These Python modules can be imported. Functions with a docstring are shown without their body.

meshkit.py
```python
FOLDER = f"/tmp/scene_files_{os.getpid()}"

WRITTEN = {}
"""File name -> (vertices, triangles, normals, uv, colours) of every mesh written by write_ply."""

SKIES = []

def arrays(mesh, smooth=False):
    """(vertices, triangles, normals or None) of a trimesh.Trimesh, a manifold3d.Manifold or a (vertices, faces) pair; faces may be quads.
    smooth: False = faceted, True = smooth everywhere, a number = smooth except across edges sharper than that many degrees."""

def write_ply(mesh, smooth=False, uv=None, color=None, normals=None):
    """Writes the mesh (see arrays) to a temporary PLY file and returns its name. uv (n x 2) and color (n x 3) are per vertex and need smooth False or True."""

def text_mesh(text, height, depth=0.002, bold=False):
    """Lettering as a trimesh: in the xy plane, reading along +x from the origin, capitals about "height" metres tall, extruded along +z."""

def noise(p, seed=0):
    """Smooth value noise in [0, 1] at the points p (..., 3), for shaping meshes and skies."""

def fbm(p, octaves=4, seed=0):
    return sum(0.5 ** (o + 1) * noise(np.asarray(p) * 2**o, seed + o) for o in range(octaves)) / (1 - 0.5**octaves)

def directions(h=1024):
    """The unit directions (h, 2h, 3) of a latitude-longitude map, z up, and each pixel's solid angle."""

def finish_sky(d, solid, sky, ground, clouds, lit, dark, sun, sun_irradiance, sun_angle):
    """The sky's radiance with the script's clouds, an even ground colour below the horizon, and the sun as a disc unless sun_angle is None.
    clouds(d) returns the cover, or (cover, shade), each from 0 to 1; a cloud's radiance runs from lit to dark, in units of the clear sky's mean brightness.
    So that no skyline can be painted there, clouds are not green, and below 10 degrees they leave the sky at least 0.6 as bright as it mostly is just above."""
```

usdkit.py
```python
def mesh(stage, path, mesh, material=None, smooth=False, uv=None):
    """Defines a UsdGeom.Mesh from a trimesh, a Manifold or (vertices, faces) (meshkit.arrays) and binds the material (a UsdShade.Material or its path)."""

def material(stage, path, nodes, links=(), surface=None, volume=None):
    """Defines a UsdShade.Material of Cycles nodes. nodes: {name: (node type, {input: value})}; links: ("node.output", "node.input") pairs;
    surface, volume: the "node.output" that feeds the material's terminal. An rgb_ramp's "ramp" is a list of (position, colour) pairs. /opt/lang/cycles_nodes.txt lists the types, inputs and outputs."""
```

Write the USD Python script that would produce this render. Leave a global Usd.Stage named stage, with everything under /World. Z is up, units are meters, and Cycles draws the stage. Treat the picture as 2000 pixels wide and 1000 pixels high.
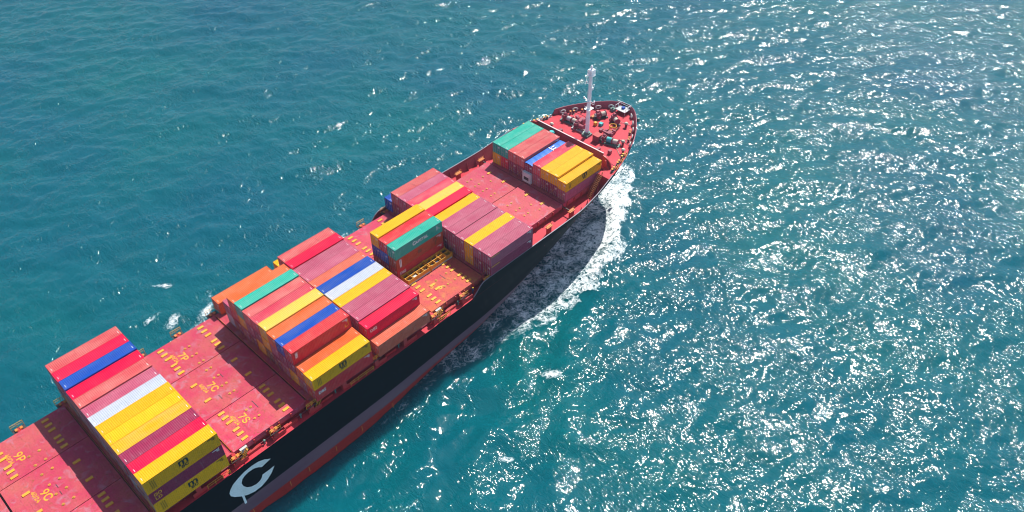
import math, random
import numpy as np
import trimesh
import manifold3d as m3
from shapely.geometry import Polygon
from scipy.interpolate import PchipInterpolator
import meshkit, usdkit
from pxr import Usd, UsdGeom, UsdLux, UsdShade, Gf, Sdf, Vt

stage = Usd.Stage.CreateInMemory()
UsdGeom.SetStageUpAxis(stage, UsdGeom.Tokens.z)
UsdGeom.SetStageMetersPerUnit(stage, 1.0)
world = UsdGeom.Xform.Define(stage, '/World')
stage.SetDefaultPrim(world.GetPrim())
UsdGeom.Scope.Define(stage, '/World/Looks')

# ------------------------------------------------------------------ camera, sky, sun
# x runs along the ship to the bow, y to port, z up; z = 0 is the still water
YAW, PITCH = 0.756629, 0.734683
fwd = Gf.Vec3d(math.cos(YAW) * math.cos(PITCH), math.sin(YAW) * math.cos(PITCH), -math.sin(PITCH))
right = Gf.Vec3d(math.sin(YAW), -math.cos(YAW), 0)
up = Gf.Cross(right, fwd)
cam = UsdGeom.Camera.Define(stage, '/World/camera')
cam.AddTransformOp().Set(Gf.Matrix4d(*right, 0, *up, 0, *(-fwd), 0, -10.177, -82.693, 127.153, 1))
cam.CreateHorizontalApertureAttr(36.0)
cam.CreateVerticalApertureAttr(18.0)
cam.CreateFocalLengthAttr(28.482)
cam.CreateClippingRangeAttr(Gf.Vec2f(0.5, 20000))
EXPOSURE = 0.48
cam.CreateExposureAttr(EXPOSURE)

SUN_AZ, SUN_EL = math.radians(14), math.radians(55)          # azimuth from the bow towards port
sun_dir = np.array([math.cos(SUN_AZ) * math.cos(SUN_EL), math.sin(SUN_AZ) * math.cos(SUN_EL), math.sin(SUN_EL)])
sky_m = usdkit.material(stage, '/World/Looks/sky_light', {
    'sky': ('sky_texture', {'sky_type': 'single_scattering', 'sun_disc': False, 'sun_elevation': SUN_EL,
                            'sun_rotation': math.atan2(sun_dir[0], sun_dir[1]), 'altitude': 30.0,
                            'air_density': 1.0, 'aerosol_density': 1.0, 'ozone_density': 1.0}),
    'bg': ('background_shader', {'strength': 0.09})}, [('sky.color', 'bg.color')], surface='bg.background')
sky = UsdLux.DomeLight.Define(stage, '/World/sky')
UsdShade.MaterialBindingAPI.Apply(sky.GetPrim()).Bind(sky_m)
sky.GetPrim().SetCustomDataByKey('kind', 'structure')
sun = UsdLux.DistantLight.Define(stage, '/World/sun')
sun.CreateIntensityAttr(1.2)
sun.CreateNormalizeAttr(True)
sun.CreateAngleAttr(0.53)
sun.CreateColorAttr(Gf.Vec3f(1.0, 0.95, 0.88))
zx = np.cross([0, 0, 1.0], sun_dir); zx /= np.linalg.norm(zx); zy = np.cross(sun_dir, zx)
sun.AddTransformOp().Set(Gf.Matrix4d(*zx, 0, *zy, 0, *sun_dir, 0, 0, 0, 300, 1))

RNG = random.Random(11)
NPR = np.random.default_rng(5)

# ------------------------------------------------------------------ helpers
counts = {}
def numbered(parent, name):
    k = (parent, name)
    n = counts.get(k, 0)
    counts[k] = n + 1
    return f'{parent}/{name}' if n == 0 else f'{parent}/{name}_{n:03d}'

def pathof(p):
    if p is None: return '/World'
    return str(p.GetPath())

def tag(prim, label=None, cat=None, group=None, kind=None):
    for k, v in (('label', label), ('category', cat), ('group', group), ('kind', kind)):
        if v: prim.SetCustomDataByKey(k, v)
    return prim

def thing(name, label, cat, loc=(0, 0, 0), rotz=0.0, group=None, ref=None):
    x = UsdGeom.Xform.Define(stage, numbered('/World', name))
    x.AddTranslateOp().Set(Gf.Vec3d(*map(float, loc)))
    x.AddRotateZOp().Set(math.degrees(rotz))
    p = x.GetPrim()
    tag(p, label, cat, group)
    if ref is not None:
        p.GetReferences().AddInternalReference(ref.GetPath())
        p.SetInstanceable(True)
    return p

def cat_mesh(ms):
    ms = [m for m in ms if m is not None]
    return trimesh.util.concatenate(ms) if len(ms) > 1 else ms[0]

def obj(name, mesh, mat, parent=None, smooth=False, label=None, cat=None, kind=None, group=None):
    if isinstance(mesh, list): mesh = cat_mesh(mesh)
    m = usdkit.mesh(stage, numbered(pathof(parent), name), mesh, mat, smooth=smooth)
    return tag(m.GetPrim(), label, cat, group, kind)

def bx(x0, x1, y0, y1, z0, z1):
    b = trimesh.creation.box(extents=(abs(x1 - x0), abs(y1 - y0), abs(z1 - z0)))
    b.apply_translation(((x0 + x1) / 2, (y0 + y1) / 2, (z0 + z1) / 2))
    return b

def tube(a, b, r, n=6):
    return trimesh.creation.cylinder(radius=r, segment=np.array([a, b], float), sections=n)

def cyl(x, y, z0, z1, r, n=12, r2=None):
    c = trimesh.creation.cylinder(radius=r, height=z1 - z0, sections=n)
    if r2 is not None:
        v = c.vertices.copy(); t = v[:, 2] > 0
        v[t, :2] *= r2 / r; c.vertices = v
    c.apply_translation((x, y, (z0 + z1) / 2))
    return c

def drum(x, y, z, r, w, n=16):            # axis along y
    c = trimesh.creation.cylinder(radius=r, height=w, sections=n)
    c.apply_transform(trimesh.transformations.rotation_matrix(math.pi / 2, (1, 0, 0)))
    c.apply_translation((x, y, z))
    return c

def ball(x, y, z, r, sub=2, sc=(1, 1, 1)):
    s = trimesh.creation.icosphere(subdivisions=sub, radius=r)
    s.vertices = s.vertices * np.array(sc) + np.array((x, y, z))
    return s

def prism_xz(pts, y0, y1):                # polygon in x,z extruded along y
    m = trimesh.creation.extrude_polygon(Polygon(pts), abs(y1 - y0), engine='earcut')
    v = m.vertices.copy()
    m.vertices = np.stack([v[:, 0], min(y0, y1) + v[:, 2], v[:, 1]], 1)
    m.invert()
    return m

def prism_yz(pts, x0, x1):
    m = trimesh.creation.extrude_polygon(Polygon(pts), abs(x1 - x0), engine='earcut')
    v = m.vertices.copy()
    m.vertices = np.stack([min(x0, x1) + v[:, 2], v[:, 0], v[:, 1]], 1)
    return m

def text_side(s, x, z, h, y, bold=True, sx=1.0):     # reads on the starboard (-y) side
    m = meshkit.text_mesh(s, h, 0.012, bold=bold)
    v = m.vertices.copy()
    m.vertices = np.stack([x + v[:, 0] * sx, y - v[:, 2], z + v[:, 1]], 1)
    return m

def text_deck(s, x, y, h, z, bold=True):             # lies flat, top towards the bow, reads to starboard
    m = meshkit.text_mesh(s, h, 0.02, bold=bold)
    v = m.vertices.copy()
    m.vertices = np.stack([x + v[:, 1], y - v[:, 0], z + v[:, 2]], 1)
    return m

# ------------------------------------------------------------------ materials
def paint(name, col, fade=None, rough=0.42, rust=0.25, fade_amt=0.5, scale=0.45, var=0.10, spec=0.5, rustcol=(0.10, 0.035, 0.015), stretch=(1, 1, 1), blotch=None, streak=0.0, rust_lo=0.60):
    fade = fade or tuple(0.75 * c + 0.25 * (0.18 + 0.5 * max(col)) * 0.6 for c in col)
    n = {
        'tc': ('texture_coordinate', {}), 'oi': ('object_info', {}),
        'rm': ('math', {'math_type': 'multiply', 'value2': 57.0}),
        'off': ('combine_xyz', {}), 'va': ('vector_math', {'math_type': 'add'}),
        'mp': ('mapping', {'mapping_type': 'point', 'scale': stretch}),
        'n1': ('noise_texture', {'scale': scale, 'detail': 5.0, 'roughness': 0.6}),
        'r1': ('map_range', {'from_min': 0.38, 'from_max': 0.68, 'to_min': 0.0, 'to_max': fade_amt, 'clamp': True}),
        'c1': ('mix_color', {'a': col, 'b': fade}),
        'n2': ('noise_texture', {'scale': 2.6, 'detail': 6.0, 'roughness': 0.7, 'distortion': 0.6}),
        'r2': ('map_range', {'from_min': rust_lo, 'from_max': rust_lo + 0.14, 'to_min': 0.0, 'to_max': rust, 'clamp': True}),
        'c2': ('mix_color', {'b': rustcol}),
        'n3': ('noise_texture', {'scale': 7.0, 'detail': 3.0, 'roughness': 0.6}),
        'r3': ('map_range', {'from_min': 0.25, 'from_max': 0.75, 'to_min': 0.86, 'to_max': 1.12}),
        'rv': ('map_range', {'from_min': 0.0, 'from_max': 1.0, 'to_min': 1 - var, 'to_max': 1 + var}),
        'mv': ('math', {'math_type': 'multiply'}),
        'hv': ('hsv', {'hue': 0.5, 'saturation': 1.0}),
        'rr': ('map_range', {'from_min': 0.3, 'from_max': 0.7, 'to_min': rough - 0.08, 'to_max': rough + 0.14}),
        'p': ('principled_bsdf', {'specular_ior_level': spec}),
    }
    if blotch:
        n['n4'] = ('noise_texture', {'scale': 0.55, 'detail': 4.0, 'roughness': 0.55, 'distortion': 0.8})
        n['r4'] = ('map_range', {'from_min': 0.55, 'from_max': 0.70, 'to_min': 0.0, 'to_max': 0.75, 'clamp': True})
        n['c4'] = ('mix_color', {'b': blotch})
    if streak:
        n['m5'] = ('mapping', {'mapping_type': 'point', 'scale': (2.6, 0.35, 0.5)})
        n['n5'] = ('noise_texture', {'scale': 1.1, 'detail': 5.0, 'roughness': 0.65})
        n['r5'] = ('map_range', {'from_min': 0.58, 'from_max': 0.72, 'to_min': 0.0, 'to_max': streak, 'clamp': True})
        n['c5'] = ('mix_color', {'b': tuple(0.6 * c + 0.22 for c in col)})
        n['n6'] = ('noise_texture', {'scale': 0.9, 'detail': 6.0, 'roughness': 0.7, 'distortion': 1.0})
        n['r6'] = ('map_range', {'from_min': 0.55, 'from_max': 0.78, 'to_min': 0.0, 'to_max': 0.55, 'clamp': True})
        n['c6'] = ('mix_color', {'b': tuple(0.35 * c for c in col)})
    l = [('oi.random', 'rm.value1'), ('rm.value', 'off.x'), ('rm.value', 'off.y'), ('tc.object', 'va.vector1'), ('off.vector', 'va.vector2'),
         ('va.vector', 'mp.vector'), ('mp.vector', 'n1.vector'), ('va.vector', 'n2.vector'), ('va.vector', 'n3.vector'),
         ('n1.fac', 'r1.value'), ('r1.result', 'c1.fac'), ('n2.fac', 'r2.value'), ('r2.result', 'c2.fac'), ('c1.result', 'c2.a'),
         ('n3.fac', 'r3.value'), ('oi.random', 'rv.value'), ('r3.result', 'mv.value1'), ('rv.result', 'mv.value2'),
         ('c2.result', 'hv.color'), ('mv.value', 'hv.value'), ('hv.color', 'p.base_color'), ('n1.fac', 'rr.value'), ('rr.result', 'p.roughness')]
    cur = 'c1.result'
    l.remove(('c1.result', 'c2.a'))
    if streak:
        l += [('va.vector', 'm5.vector'), ('m5.vector', 'n5.vector'), ('n5.fac', 'r5.value'), ('r5.result', 'c5.fac'), (cur, 'c5.a'),
              ('m5.vector', 'n6.vector'), ('n6.fac', 'r6.value'), ('r6.result', 'c6.fac'), ('c5.result', 'c6.a')]
        cur = 'c6.result'
    if blotch:
        l += [('va.vector', 'n4.vector'), ('n4.fac', 'r4.value'), ('r4.result', 'c4.fac'), (cur, 'c4.a')]
        cur = 'c4.result'
    l.append((cur, 'c2.a'))
    return usdkit.material(stage, f'/World/Looks/{name}', n, l, surface='p.BSDF')

def plain(name, col, rough=0.5, metal=0.0, spec=0.5):
    return paint(name, col, rough=rough, rust=0.12, fade_amt=0.25, scale=1.2, var=0.05, spec=spec)

COL = dict(
    faded_red=(0.52, 0.070, 0.075), hot_red=(0.72, 0.001, 0.045), blue=(0.001, 0.060, 0.36), pink_red=(0.55, 0.035, 0.075),
    mauve=(0.40, 0.072, 0.130), maroon=(0.27, 0.016, 0.065), grey=(0.42, 0.46, 0.54), yellow=(0.80, 0.37, 0.001), pale_yellow=(0.80, 0.47, 0.05),
    orange=(0.66, 0.10, 0.020), teal=(0.012, 0.33, 0.24), red=(0.55, 0.016, 0.028), dark_blue=(0.01, 0.03, 0.14),
    brown=(0.20, 0.06, 0.025), white=(0.72, 0.72, 0.70), salmon=(0.55, 0.10, 0.055), rust_orange=(0.38, 0.055, 0.018), sky_blue=(0.02, 0.16, 0.50),
    dirty_yellow=(0.78, 0.37, 0.003), deep_teal=(0.008, 0.17, 0.14))
FADE = dict(faded_red=(0.55, 0.20, 0.17), mauve=(0.44, 0.14, 0.19), grey=(0.50, 0.53, 0.58), orange=(0.55, 0.16, 0.07), pink_red=(0.55, 0.16, 0.15), teal=(0.10, 0.36, 0.28), red=(0.50, 0.10, 0.08), hot_red=(0.60, 0.015, 0.05), yellow=(0.80, 0.40, 0.005), salmon=(0.58, 0.19, 0.12))
M = {}
for k, c in COL.items():
    M[k] = paint('paint_' + k, c, fade=FADE.get(k), rust={'dirty_yellow': 0.75, 'grey': 0.45, 'hot_red': 0.05, 'yellow': 0.18}.get(k, 0.3),
                 scale=0.5, stretch=(0.5, 1.2, 1), fade_amt=0.6,
                 streak={'yellow': 0.12, 'hot_red': 0.10, 'blue': 0.10, 'dirty_yellow': 0.15, 'pale_yellow': 0.15}.get(k, 0.32), spec=0.22)
M['casting'] = plain('casting_grey', (0.30, 0.27, 0.26))
M['rod'] = plain('galvanised_rod', (0.36, 0.34, 0.36), 0.4)
M['mark_white'] = plain('marking_white', (0.75, 0.75, 0.73))
M['mark_black'] = plain('marking_black', (0.012, 0.011, 0.012))
M['mark_yellow'] = plain('marking_yellow', (0.75, 0.36, 0.01))
M['tarp'] = paint('blue_tarpaulin', (0.01, 0.13, 0.55), rough=0.5, rust=0.05)
M['hull_black'] = paint('hull_black', (0.0015, 0.003, 0.006), fade=(0.004, 0.006, 0.010), rough=0.55, spec=0.08, rust=0.16, scale=0.12, stretch=(0.3, 1, 1.5), var=0)
M['boot'] = paint('boot_topping', (0.135, 0.06, 0.085), fade=(0.21, 0.12, 0.14), rough=0.5, rust=0.7, scale=0.2, stretch=(0.3, 1, 2), var=0)
M['antifoul'] = paint('antifouling_red', (0.36, 0.012, 0.010), fade=(0.30, 0.03, 0.02), rough=0.5, rust=0.4, scale=0.25, stretch=(0.4, 1, 2), var=0)
M['deck'] = paint('deck_red', (0.50, 0.020, 0.040), fade=(0.50, 0.07, 0.09), rough=0.5, rust=0.55, scale=0.3, var=0.03, spec=0.25, rust_lo=0.57)
M['hatch'] = paint('hatch_red', (0.47, 0.034, 0.088), fade=(0.48, 0.105, 0.095), rough=0.5, rust=0.85, scale=0.22, var=0.06, fade_amt=0.9, blotch=(0.42, 0.17, 0.22), streak=0.25, rustcol=(0.24, 0.07, 0.02), spec=0.25, rust_lo=0.545)
M['hatch_worn'] = paint('hatch_rusty', (0.50, 0.050, 0.075), fade=(0.52, 0.13, 0.05), rough=0.55, rust=0.8, scale=0.22, var=0.04, fade_amt=0.9, blotch=(0.50, 0.20, 0.05), spec=0.25, rust_lo=0.545)
M['red_steel'] = paint('red_steelwork', (0.42, 0.012, 0.018), fade=(0.40, 0.06, 0.05), rough=0.45, rust=0.5, scale=0.6)
M['maroon_steel'] = paint('maroon_steelwork', (0.26, 0.03, 0.06), fade=(0.30, 0.08, 0.09), rough=0.5, rust=0.4, scale=0.5)
M['dark_steel'] = paint('dark_steelwork', (0.045, 0.035, 0.035), rough=0.5, rust=0.5, scale=0.8)
M['yellow_steel'] = paint('yellow_steelwork', (0.70, 0.33, 0.008), fade=(0.55, 0.28, 0.03), rough=0.45, rust=0.45, scale=0.8)
M['orange_steel'] = paint('orange_steelwork', (0.60, 0.18, 0.02), rough=0.45, rust=0.5, scale=0.8)
M['pad'] = paint('yellow_pad', (0.72, 0.34, 0.006), rough=0.5, rust=0.35, scale=1.5)
M['socket'] = paint('worn_yellow_socket', (0.50, 0.22, 0.02), rough=0.55, rust=0.9, scale=1.5)
M['mast_white'] = plain('mast_white', (0.90, 0.90, 0.90), 0.4)
M['pale_edge'] = plain('pale_rail_cap', (0.22, 0.19, 0.23))
M['grey_steel'] = plain('pale_grey_steel', (0.45, 0.48, 0.47))
M['pale_pink'] = plain('pale_pink_edge', (0.62, 0.45, 0.45))
M['green_steel'] = plain('green_grey_steel', (0.10, 0.20, 0.17))
M['turquoise'] = plain('turquoise_paint', (0.03, 0.42, 0.42))
M['rope'] = paint('mooring_rope', (0.50, 0.46, 0.38), rough=0.8, rust=0.3, scale=3)
M['hull_letter'] = paint('hull_lettering', (0.85, 0.86, 0.85), fade=(0.66, 0.66, 0.58), rough=0.5, rust=0.15, scale=0.3, var=0)
M['skin'] = plain('skin', (0.40, 0.22, 0.15))
M['overall'] = plain('navy_overall', (0.02, 0.03, 0.10), 0.8)
M['helmet'] = plain('helmet_yellow', (0.75, 0.55, 0.02), 0.3)
M['boots'] = plain('boot_black', (0.02, 0.02, 0.02), 0.6)

# water: dark teal body colour under a clear dielectric skin, with capillary ripples as bump
M['sea'] = usdkit.material(stage, '/World/Looks/sea_water', {
    'g': ('geometry', {}),
    'm1': ('mapping', {'mapping_type': 'point', 'rotation': (0, 0, -0.75), 'scale': (1.0, 0.55, 1)}),
    'n1': ('noise_texture', {'scale': 1.15, 'detail': 2.3, 'roughness': 0.5, 'distortion': 0.7}),
    'n2': ('noise_texture', {'scale': 0.09, 'detail': 3.0, 'roughness': 0.6}),
    'rs': ('map_range', {'from_min': 0.36, 'from_max': 0.62, 'to_min': 0.45, 'to_max': 1.15, 'clamp': True}),
    'at': ('attribute', {'attribute': 'calm'}), 'ci': ('math', {'math_type': 'subtract', 'value1': 1.0}), 'cs': ('math', {'math_type': 'multiply'}),
    'b': ('bump', {'distance': 0.46, 'filter_width': 0.25}),
    'n3': ('noise_texture', {'scale': 0.02, 'detail': 3.0}),
    'cm': ('mix_color', {'a': (0.0, 0.058, 0.118), 'b': (0.0, 0.112, 0.108)}),
    'p': ('principled_bsdf', {'roughness': 0.085, 'ior': 1.333, 'subsurface_method': 'burley', 'subsurface_weight': 1.0, 'subsurface_scale': 7.0, 'subsurface_radius': (0.4, 1.0, 1.1)}),
}, [('g.position', 'm1.vector'), ('m1.vector', 'n1.vector'), ('g.position', 'n2.vector'), ('n2.fac', 'rs.value'), ('at.fac', 'ci.value2'), ('ci.value', 'cs.value1'), ('rs.result', 'cs.value2'), ('cs.value', 'b.strength'),
    ('n1.fac', 'b.height'), ('b.normal', 'p.normal'), ('g.position', 'n3.vector'), ('n3.fac', 'cm.fac'), ('cm.result', 'p.base_color')], surface='p.BSDF')
M['foam'] = usdkit.material(stage, '/World/Looks/foam_white', {
    'g': ('geometry', {}), 'at': ('attribute', {'attribute': 'cover'}),
    'wn': ('noise_texture', {'scale': 0.5, 'detail': 3.0}), 'ws': ('vector_math', {'math_type': 'scale', 'scale': 2.2}), 'wa': ('vector_math', {'math_type': 'add'}),
    'a1': ('noise_texture', {'scale': 0.75, 'detail': 2.0, 'roughness': 0.5}), 'a2': ('noise_texture', {'scale': 2.1, 'detail': 2.0, 'roughness': 0.5}),
    's1': ('math', {'math_type': 'subtract', 'value2': 0.5}), 's2': ('math', {'math_type': 'subtract', 'value2': 0.5}),
    'b1': ('math', {'math_type': 'absolute'}), 'b2': ('math', {'math_type': 'absolute'}),
    'c1': ('math', {'math_type': 'multiply_add', 'value2': -8.0, 'value3': 1.0}), 'c2': ('math', {'math_type': 'multiply_add', 'value2': -7.0, 'value3': 0.85}),
    'mx1': ('math', {'math_type': 'maximum'}), 'mx2': ('math', {'math_type': 'maximum', 'value2': 0.0}),
    'bl': ('noise_texture', {'scale': 0.28, 'detail': 5.0, 'roughness': 0.6}),
    'k1': ('math', {'math_type': 'multiply_add', 'value2': 1.3, 'value3': -1.55}),      # cover -> threshold
    'k2': ('math', {'math_type': 'multiply_add', 'value2': 0.55}), 'k3': ('math', {'math_type': 'multiply_add', 'value2': 1.25}),
    'al': ('map_range', {'from_min': 0.0, 'from_max': 0.45, 'to_min': 0.0, 'to_max': 0.96, 'clamp': True}),
    'col': ('mix_color', {'a': (0.35, 0.55, 0.60), 'b': (0.86, 0.90, 0.90)}),
    'p': ('principled_bsdf', {'roughness': 0.6}), 't': ('transparent_bsdf', {}), 'mx': ('mix_closure', {})},
    [('g.position', 'wn.vector'), ('wn.color', 'ws.vector1'), ('ws.vector', 'wa.vector1'), ('g.position', 'wa.vector2'),
     ('wa.vector', 'a1.vector'), ('wa.vector', 'a2.vector'), ('a1.fac', 's1.value1'), ('a2.fac', 's2.value1'), ('s1.value', 'b1.value1'), ('s2.value', 'b2.value1'),
     ('b1.value', 'c1.value1'), ('b2.value', 'c2.value1'), ('c1.value', 'mx1.value1'), ('c2.value', 'mx1.value2'), ('mx1.value', 'mx2.value1'),
     ('wa.vector', 'bl.vector'), ('at.fac', 'k1.value1'), ('mx2.value', 'k2.value1'), ('k1.value', 'k2.value3'), ('bl.fac', 'k3.value1'), ('k2.value', 'k3.value3'),
     ('k3.value', 'al.value'), ('al.result', 'col.fac'), ('col.result', 'p.base_color'), ('al.result', 'mx.fac'), ('t.BSDF', 'mx.closure1'), ('p.BSDF', 'mx.closure2')], surface='mx.closure')

# ------------------------------------------------------------------ the sea
def pch(pts):
    a = np.array(pts, float)
    return PchipInterpolator(a[:, 0], a[:, 1])

def sea_heights(N, L, wind_az, seed):
    r = np.random.default_rng(seed)
    k1 = 2 * np.pi * np.fft.fftfreq(N, L / N)
    kx, ky = np.meshgrid(k1, k1, indexing='ij')
    k = np.hypot(kx, ky); k[0, 0] = 1
    c = (kx * math.cos(wind_az) + ky * math.sin(wind_az)) / k
    kp = 2 * np.pi / 17.0
    S = k ** -3.6 * np.exp(-1.1 * (kp / k) ** 2) * (0.12 + np.abs(c) ** 3)
    S[0, 0] = 0
    S *= np.exp(-(k * 0.28) ** 2)
    h = np.fft.ifft2(np.sqrt(S) * (r.normal(size=k.shape) + 1j * r.normal(size=k.shape)))
    h = h.real
    return h / h.std()

SX0, SY0, SN, SD = -46.0, -116.0, 800, 0.5
SL = SN * SD
HS = 0.22 * sea_heights(SN, SL, YAW + 0.25, 7)
gx = SX0 + np.arange(SN) * SD
gy = SY0 + np.arange(SN) * SD
GX, GY = np.meshgrid(gx, gy, indexing='ij')

# ship-made waves: ridges that leave the bow obliquely on both sides
def ridge(X, Y, a, b, width, amp):
    a, b = np.array(a, float), np.array(b, float)
    d = b - a; L = np.linalg.norm(d); d /= L
    s = (X - a[0]) * d[0] + (Y - a[1]) * d[1]
    q = (X - a[0]) * -d[1] + (Y - a[1]) * d[0]
    q = q + 1.2 * np.sin(s * 0.21 + a[0])
    e = np.clip(s / L, 0, 1)
    return amp * np.exp(-(q / width) ** 2) * np.where((s > -3) & (s < L + 6), np.sin(np.pi * np.clip(s + 3, 0, L + 9) / (L + 9)) ** 0.7, 0)
RIDGES = [((132, 11), (100, -6), 2.2, 0.9), ((104, -6), (58, -22), 2.6, 0.55), ((82, -4), (40, -24), 2.4, 0.45), ((62, -1), (22, -20), 2.2, 0.35), ((72, -19), (52, -36), 2.2, 0.4),
          ((132, 21), (100, 38), 2.2, 0.9), ((104, 38), (58, 54), 2.6, 0.5), ((62, 40), (22, 56), 2.2, 0.4)]
for a, b, w, amp in RIDGES:
    HS = HS + ridge(GX, GY, a, b, w, 1.5 * amp)
edge = np.minimum.reduce([GX - gx[0], gx[-1] - GX, GY - gy[0], gy[-1] - GY])
HS = HS * np.clip(edge / 18.0, 0, 1)

def sea_z(x, y):
    i = np.clip((np.asarray(x) - SX0) / SD, 0, SN - 1.001); j = np.clip((np.asarray(y) - SY0) / SD, 0, SN - 1.001)
    a, b = i.astype(int), j.astype(int); u, v = i - a, j - b
    return HS[a, b] * (1 - u) * (1 - v) + HS[a + 1, b] * u * (1 - v) + HS[a, b + 1] * (1 - u) * v + HS[a + 1, b + 1] * u * v

# slicks of smoother water that the passing hull leaves on its starboard side
CALM = [(95, -5.5, 7, 1.8, 0.45), (91, -10, 5, 1.6, 0.5), (72.6, 0.5, 7, 2.2, 0.25), (63, -5, 6, 2.2, 0.7), (57.5, -12.5, 6, 2.6, 0.8), (50, -16.5, 6, 2.6, 0.6), (43, -16, 7, 3.0, 0.6), (49, -9, 6, 2.0, 0.4), (37.5, -19.5, 6, 2.4, 0.6), (79, -7, 5, 1.6, 0.5), (30, -8, 9, 3.0, 0.3)]
CF = np.zeros_like(GX)
for cx, cy, ra, rb, an in CALM:
    dx, dy = GX - cx, GY - cy
    wob = 1 + 0.5 * (meshkit.noise(np.stack([GX * 0.25, GY * 0.25, 0 * GX], -1), 5) - 0.5)
    a_ = (dx * math.cos(an) + dy * math.sin(an)) / ra; b_ = (-dx * math.sin(an) + dy * math.cos(an)) / rb
    CF = np.maximum(CF, 0.85 * np.exp(-((a_ ** 2 + b_ ** 2) * wob) ** 1.5))
def sea_calm():
    p = stage.GetPrimAtPath('/World/sea')
    UsdGeom.PrimvarsAPI(p).CreatePrimvar('calm', Sdf.ValueTypeNames.FloatArray, 'vertex').Set(Vt.FloatArray.FromNumpy(np.concatenate([CF.reshape(-1), np.zeros(8)]).astype(np.float32)))

idx = np.arange(SN * SN).reshape(SN, SN)
q = np.stack([idx[:-1, :-1], idx[1:, :-1], idx[1:, 1:], idx[:-1, 1:]], -1).reshape(-1, 4)
V = np.stack([GX, GY, HS], -1).reshape(-1, 3)
FAR = 4000.0
x0, x1, y0, y1 = gx[0], gx[-1], gy[0], gy[-1]
nb = len(V)
ring = np.array([(x0, y0, 0), (x1, y0, 0), (x1, y1, 0), (x0, y1, 0), (-FAR, -FAR, 0), (FAR, -FAR, 0), (FAR, FAR, 0), (-FAR, FAR, 0)], float)
rq = np.array([(4, 5, 1, 0), (5, 6, 2, 1), (6, 7, 3, 2), (7, 4, 0, 3)]) + nb
obj('sea', (np.vstack([V, ring]), np.vstack([q, rq])), M['sea'], smooth=True, kind='structure',
    label='wind-ruffled teal sea sparkling with sunlight around the ship', cat='sea')
sea_calm()

# ------------------------------------------------------------------ the ship's hull
HATCH, DECK, FCSL = 16.45, 14.3, 18.9
CY = 16.1
bd = pch([(-1, 0), (0, 0.02), (0.7, 2.1), (2.5, 4.4), (5, 6.5), (8, 8.7), (12, 10.9), (16, 12.4), (21, 13.9), (26, 15.0), (31, 15.7), (37, 16.05), (60, 16.15), (240, 16.15)])
bw = pch([(-1, 0), (0, 0.02), (10, 2.0), (20, 4.2), (38, 7.4), (52, 9.4), (63, 10.8), (75, 13.2), (86, 15.3), (99, 15.95), (110, 16.15), (240, 16.15)])
flare = pch([(-5, 1.5), (10, 1.3), (25, 0.95), (38, 0.6), (52, 0.34), (63, 0.25), (80, 0.25), (240, 0.25)])
ztop = pch([(-120, 14.3), (65.0, 14.3), (66.0, 14.35), (69.2, 16.75), (70.5, 16.9), (98, 16.95), (106, 17.9), (112, 18.95), (121.3, 19.0), (122.3, 20.3), (137, 20.6)])
def xstem(z): return 127.0 + 9.2 * np.clip((z + 2) / 22.3, 0, 1) ** 1.25
def half(x, z):
    d = np.maximum(xstem(z) - x, 0)
    t = np.clip((z + 0.3) / np.interp(d, [15, 60], [19.0, 14.6]), 0, 1) ** flare(d)
    return bw(d) * (1 - t) + bd(d) * t

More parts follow.
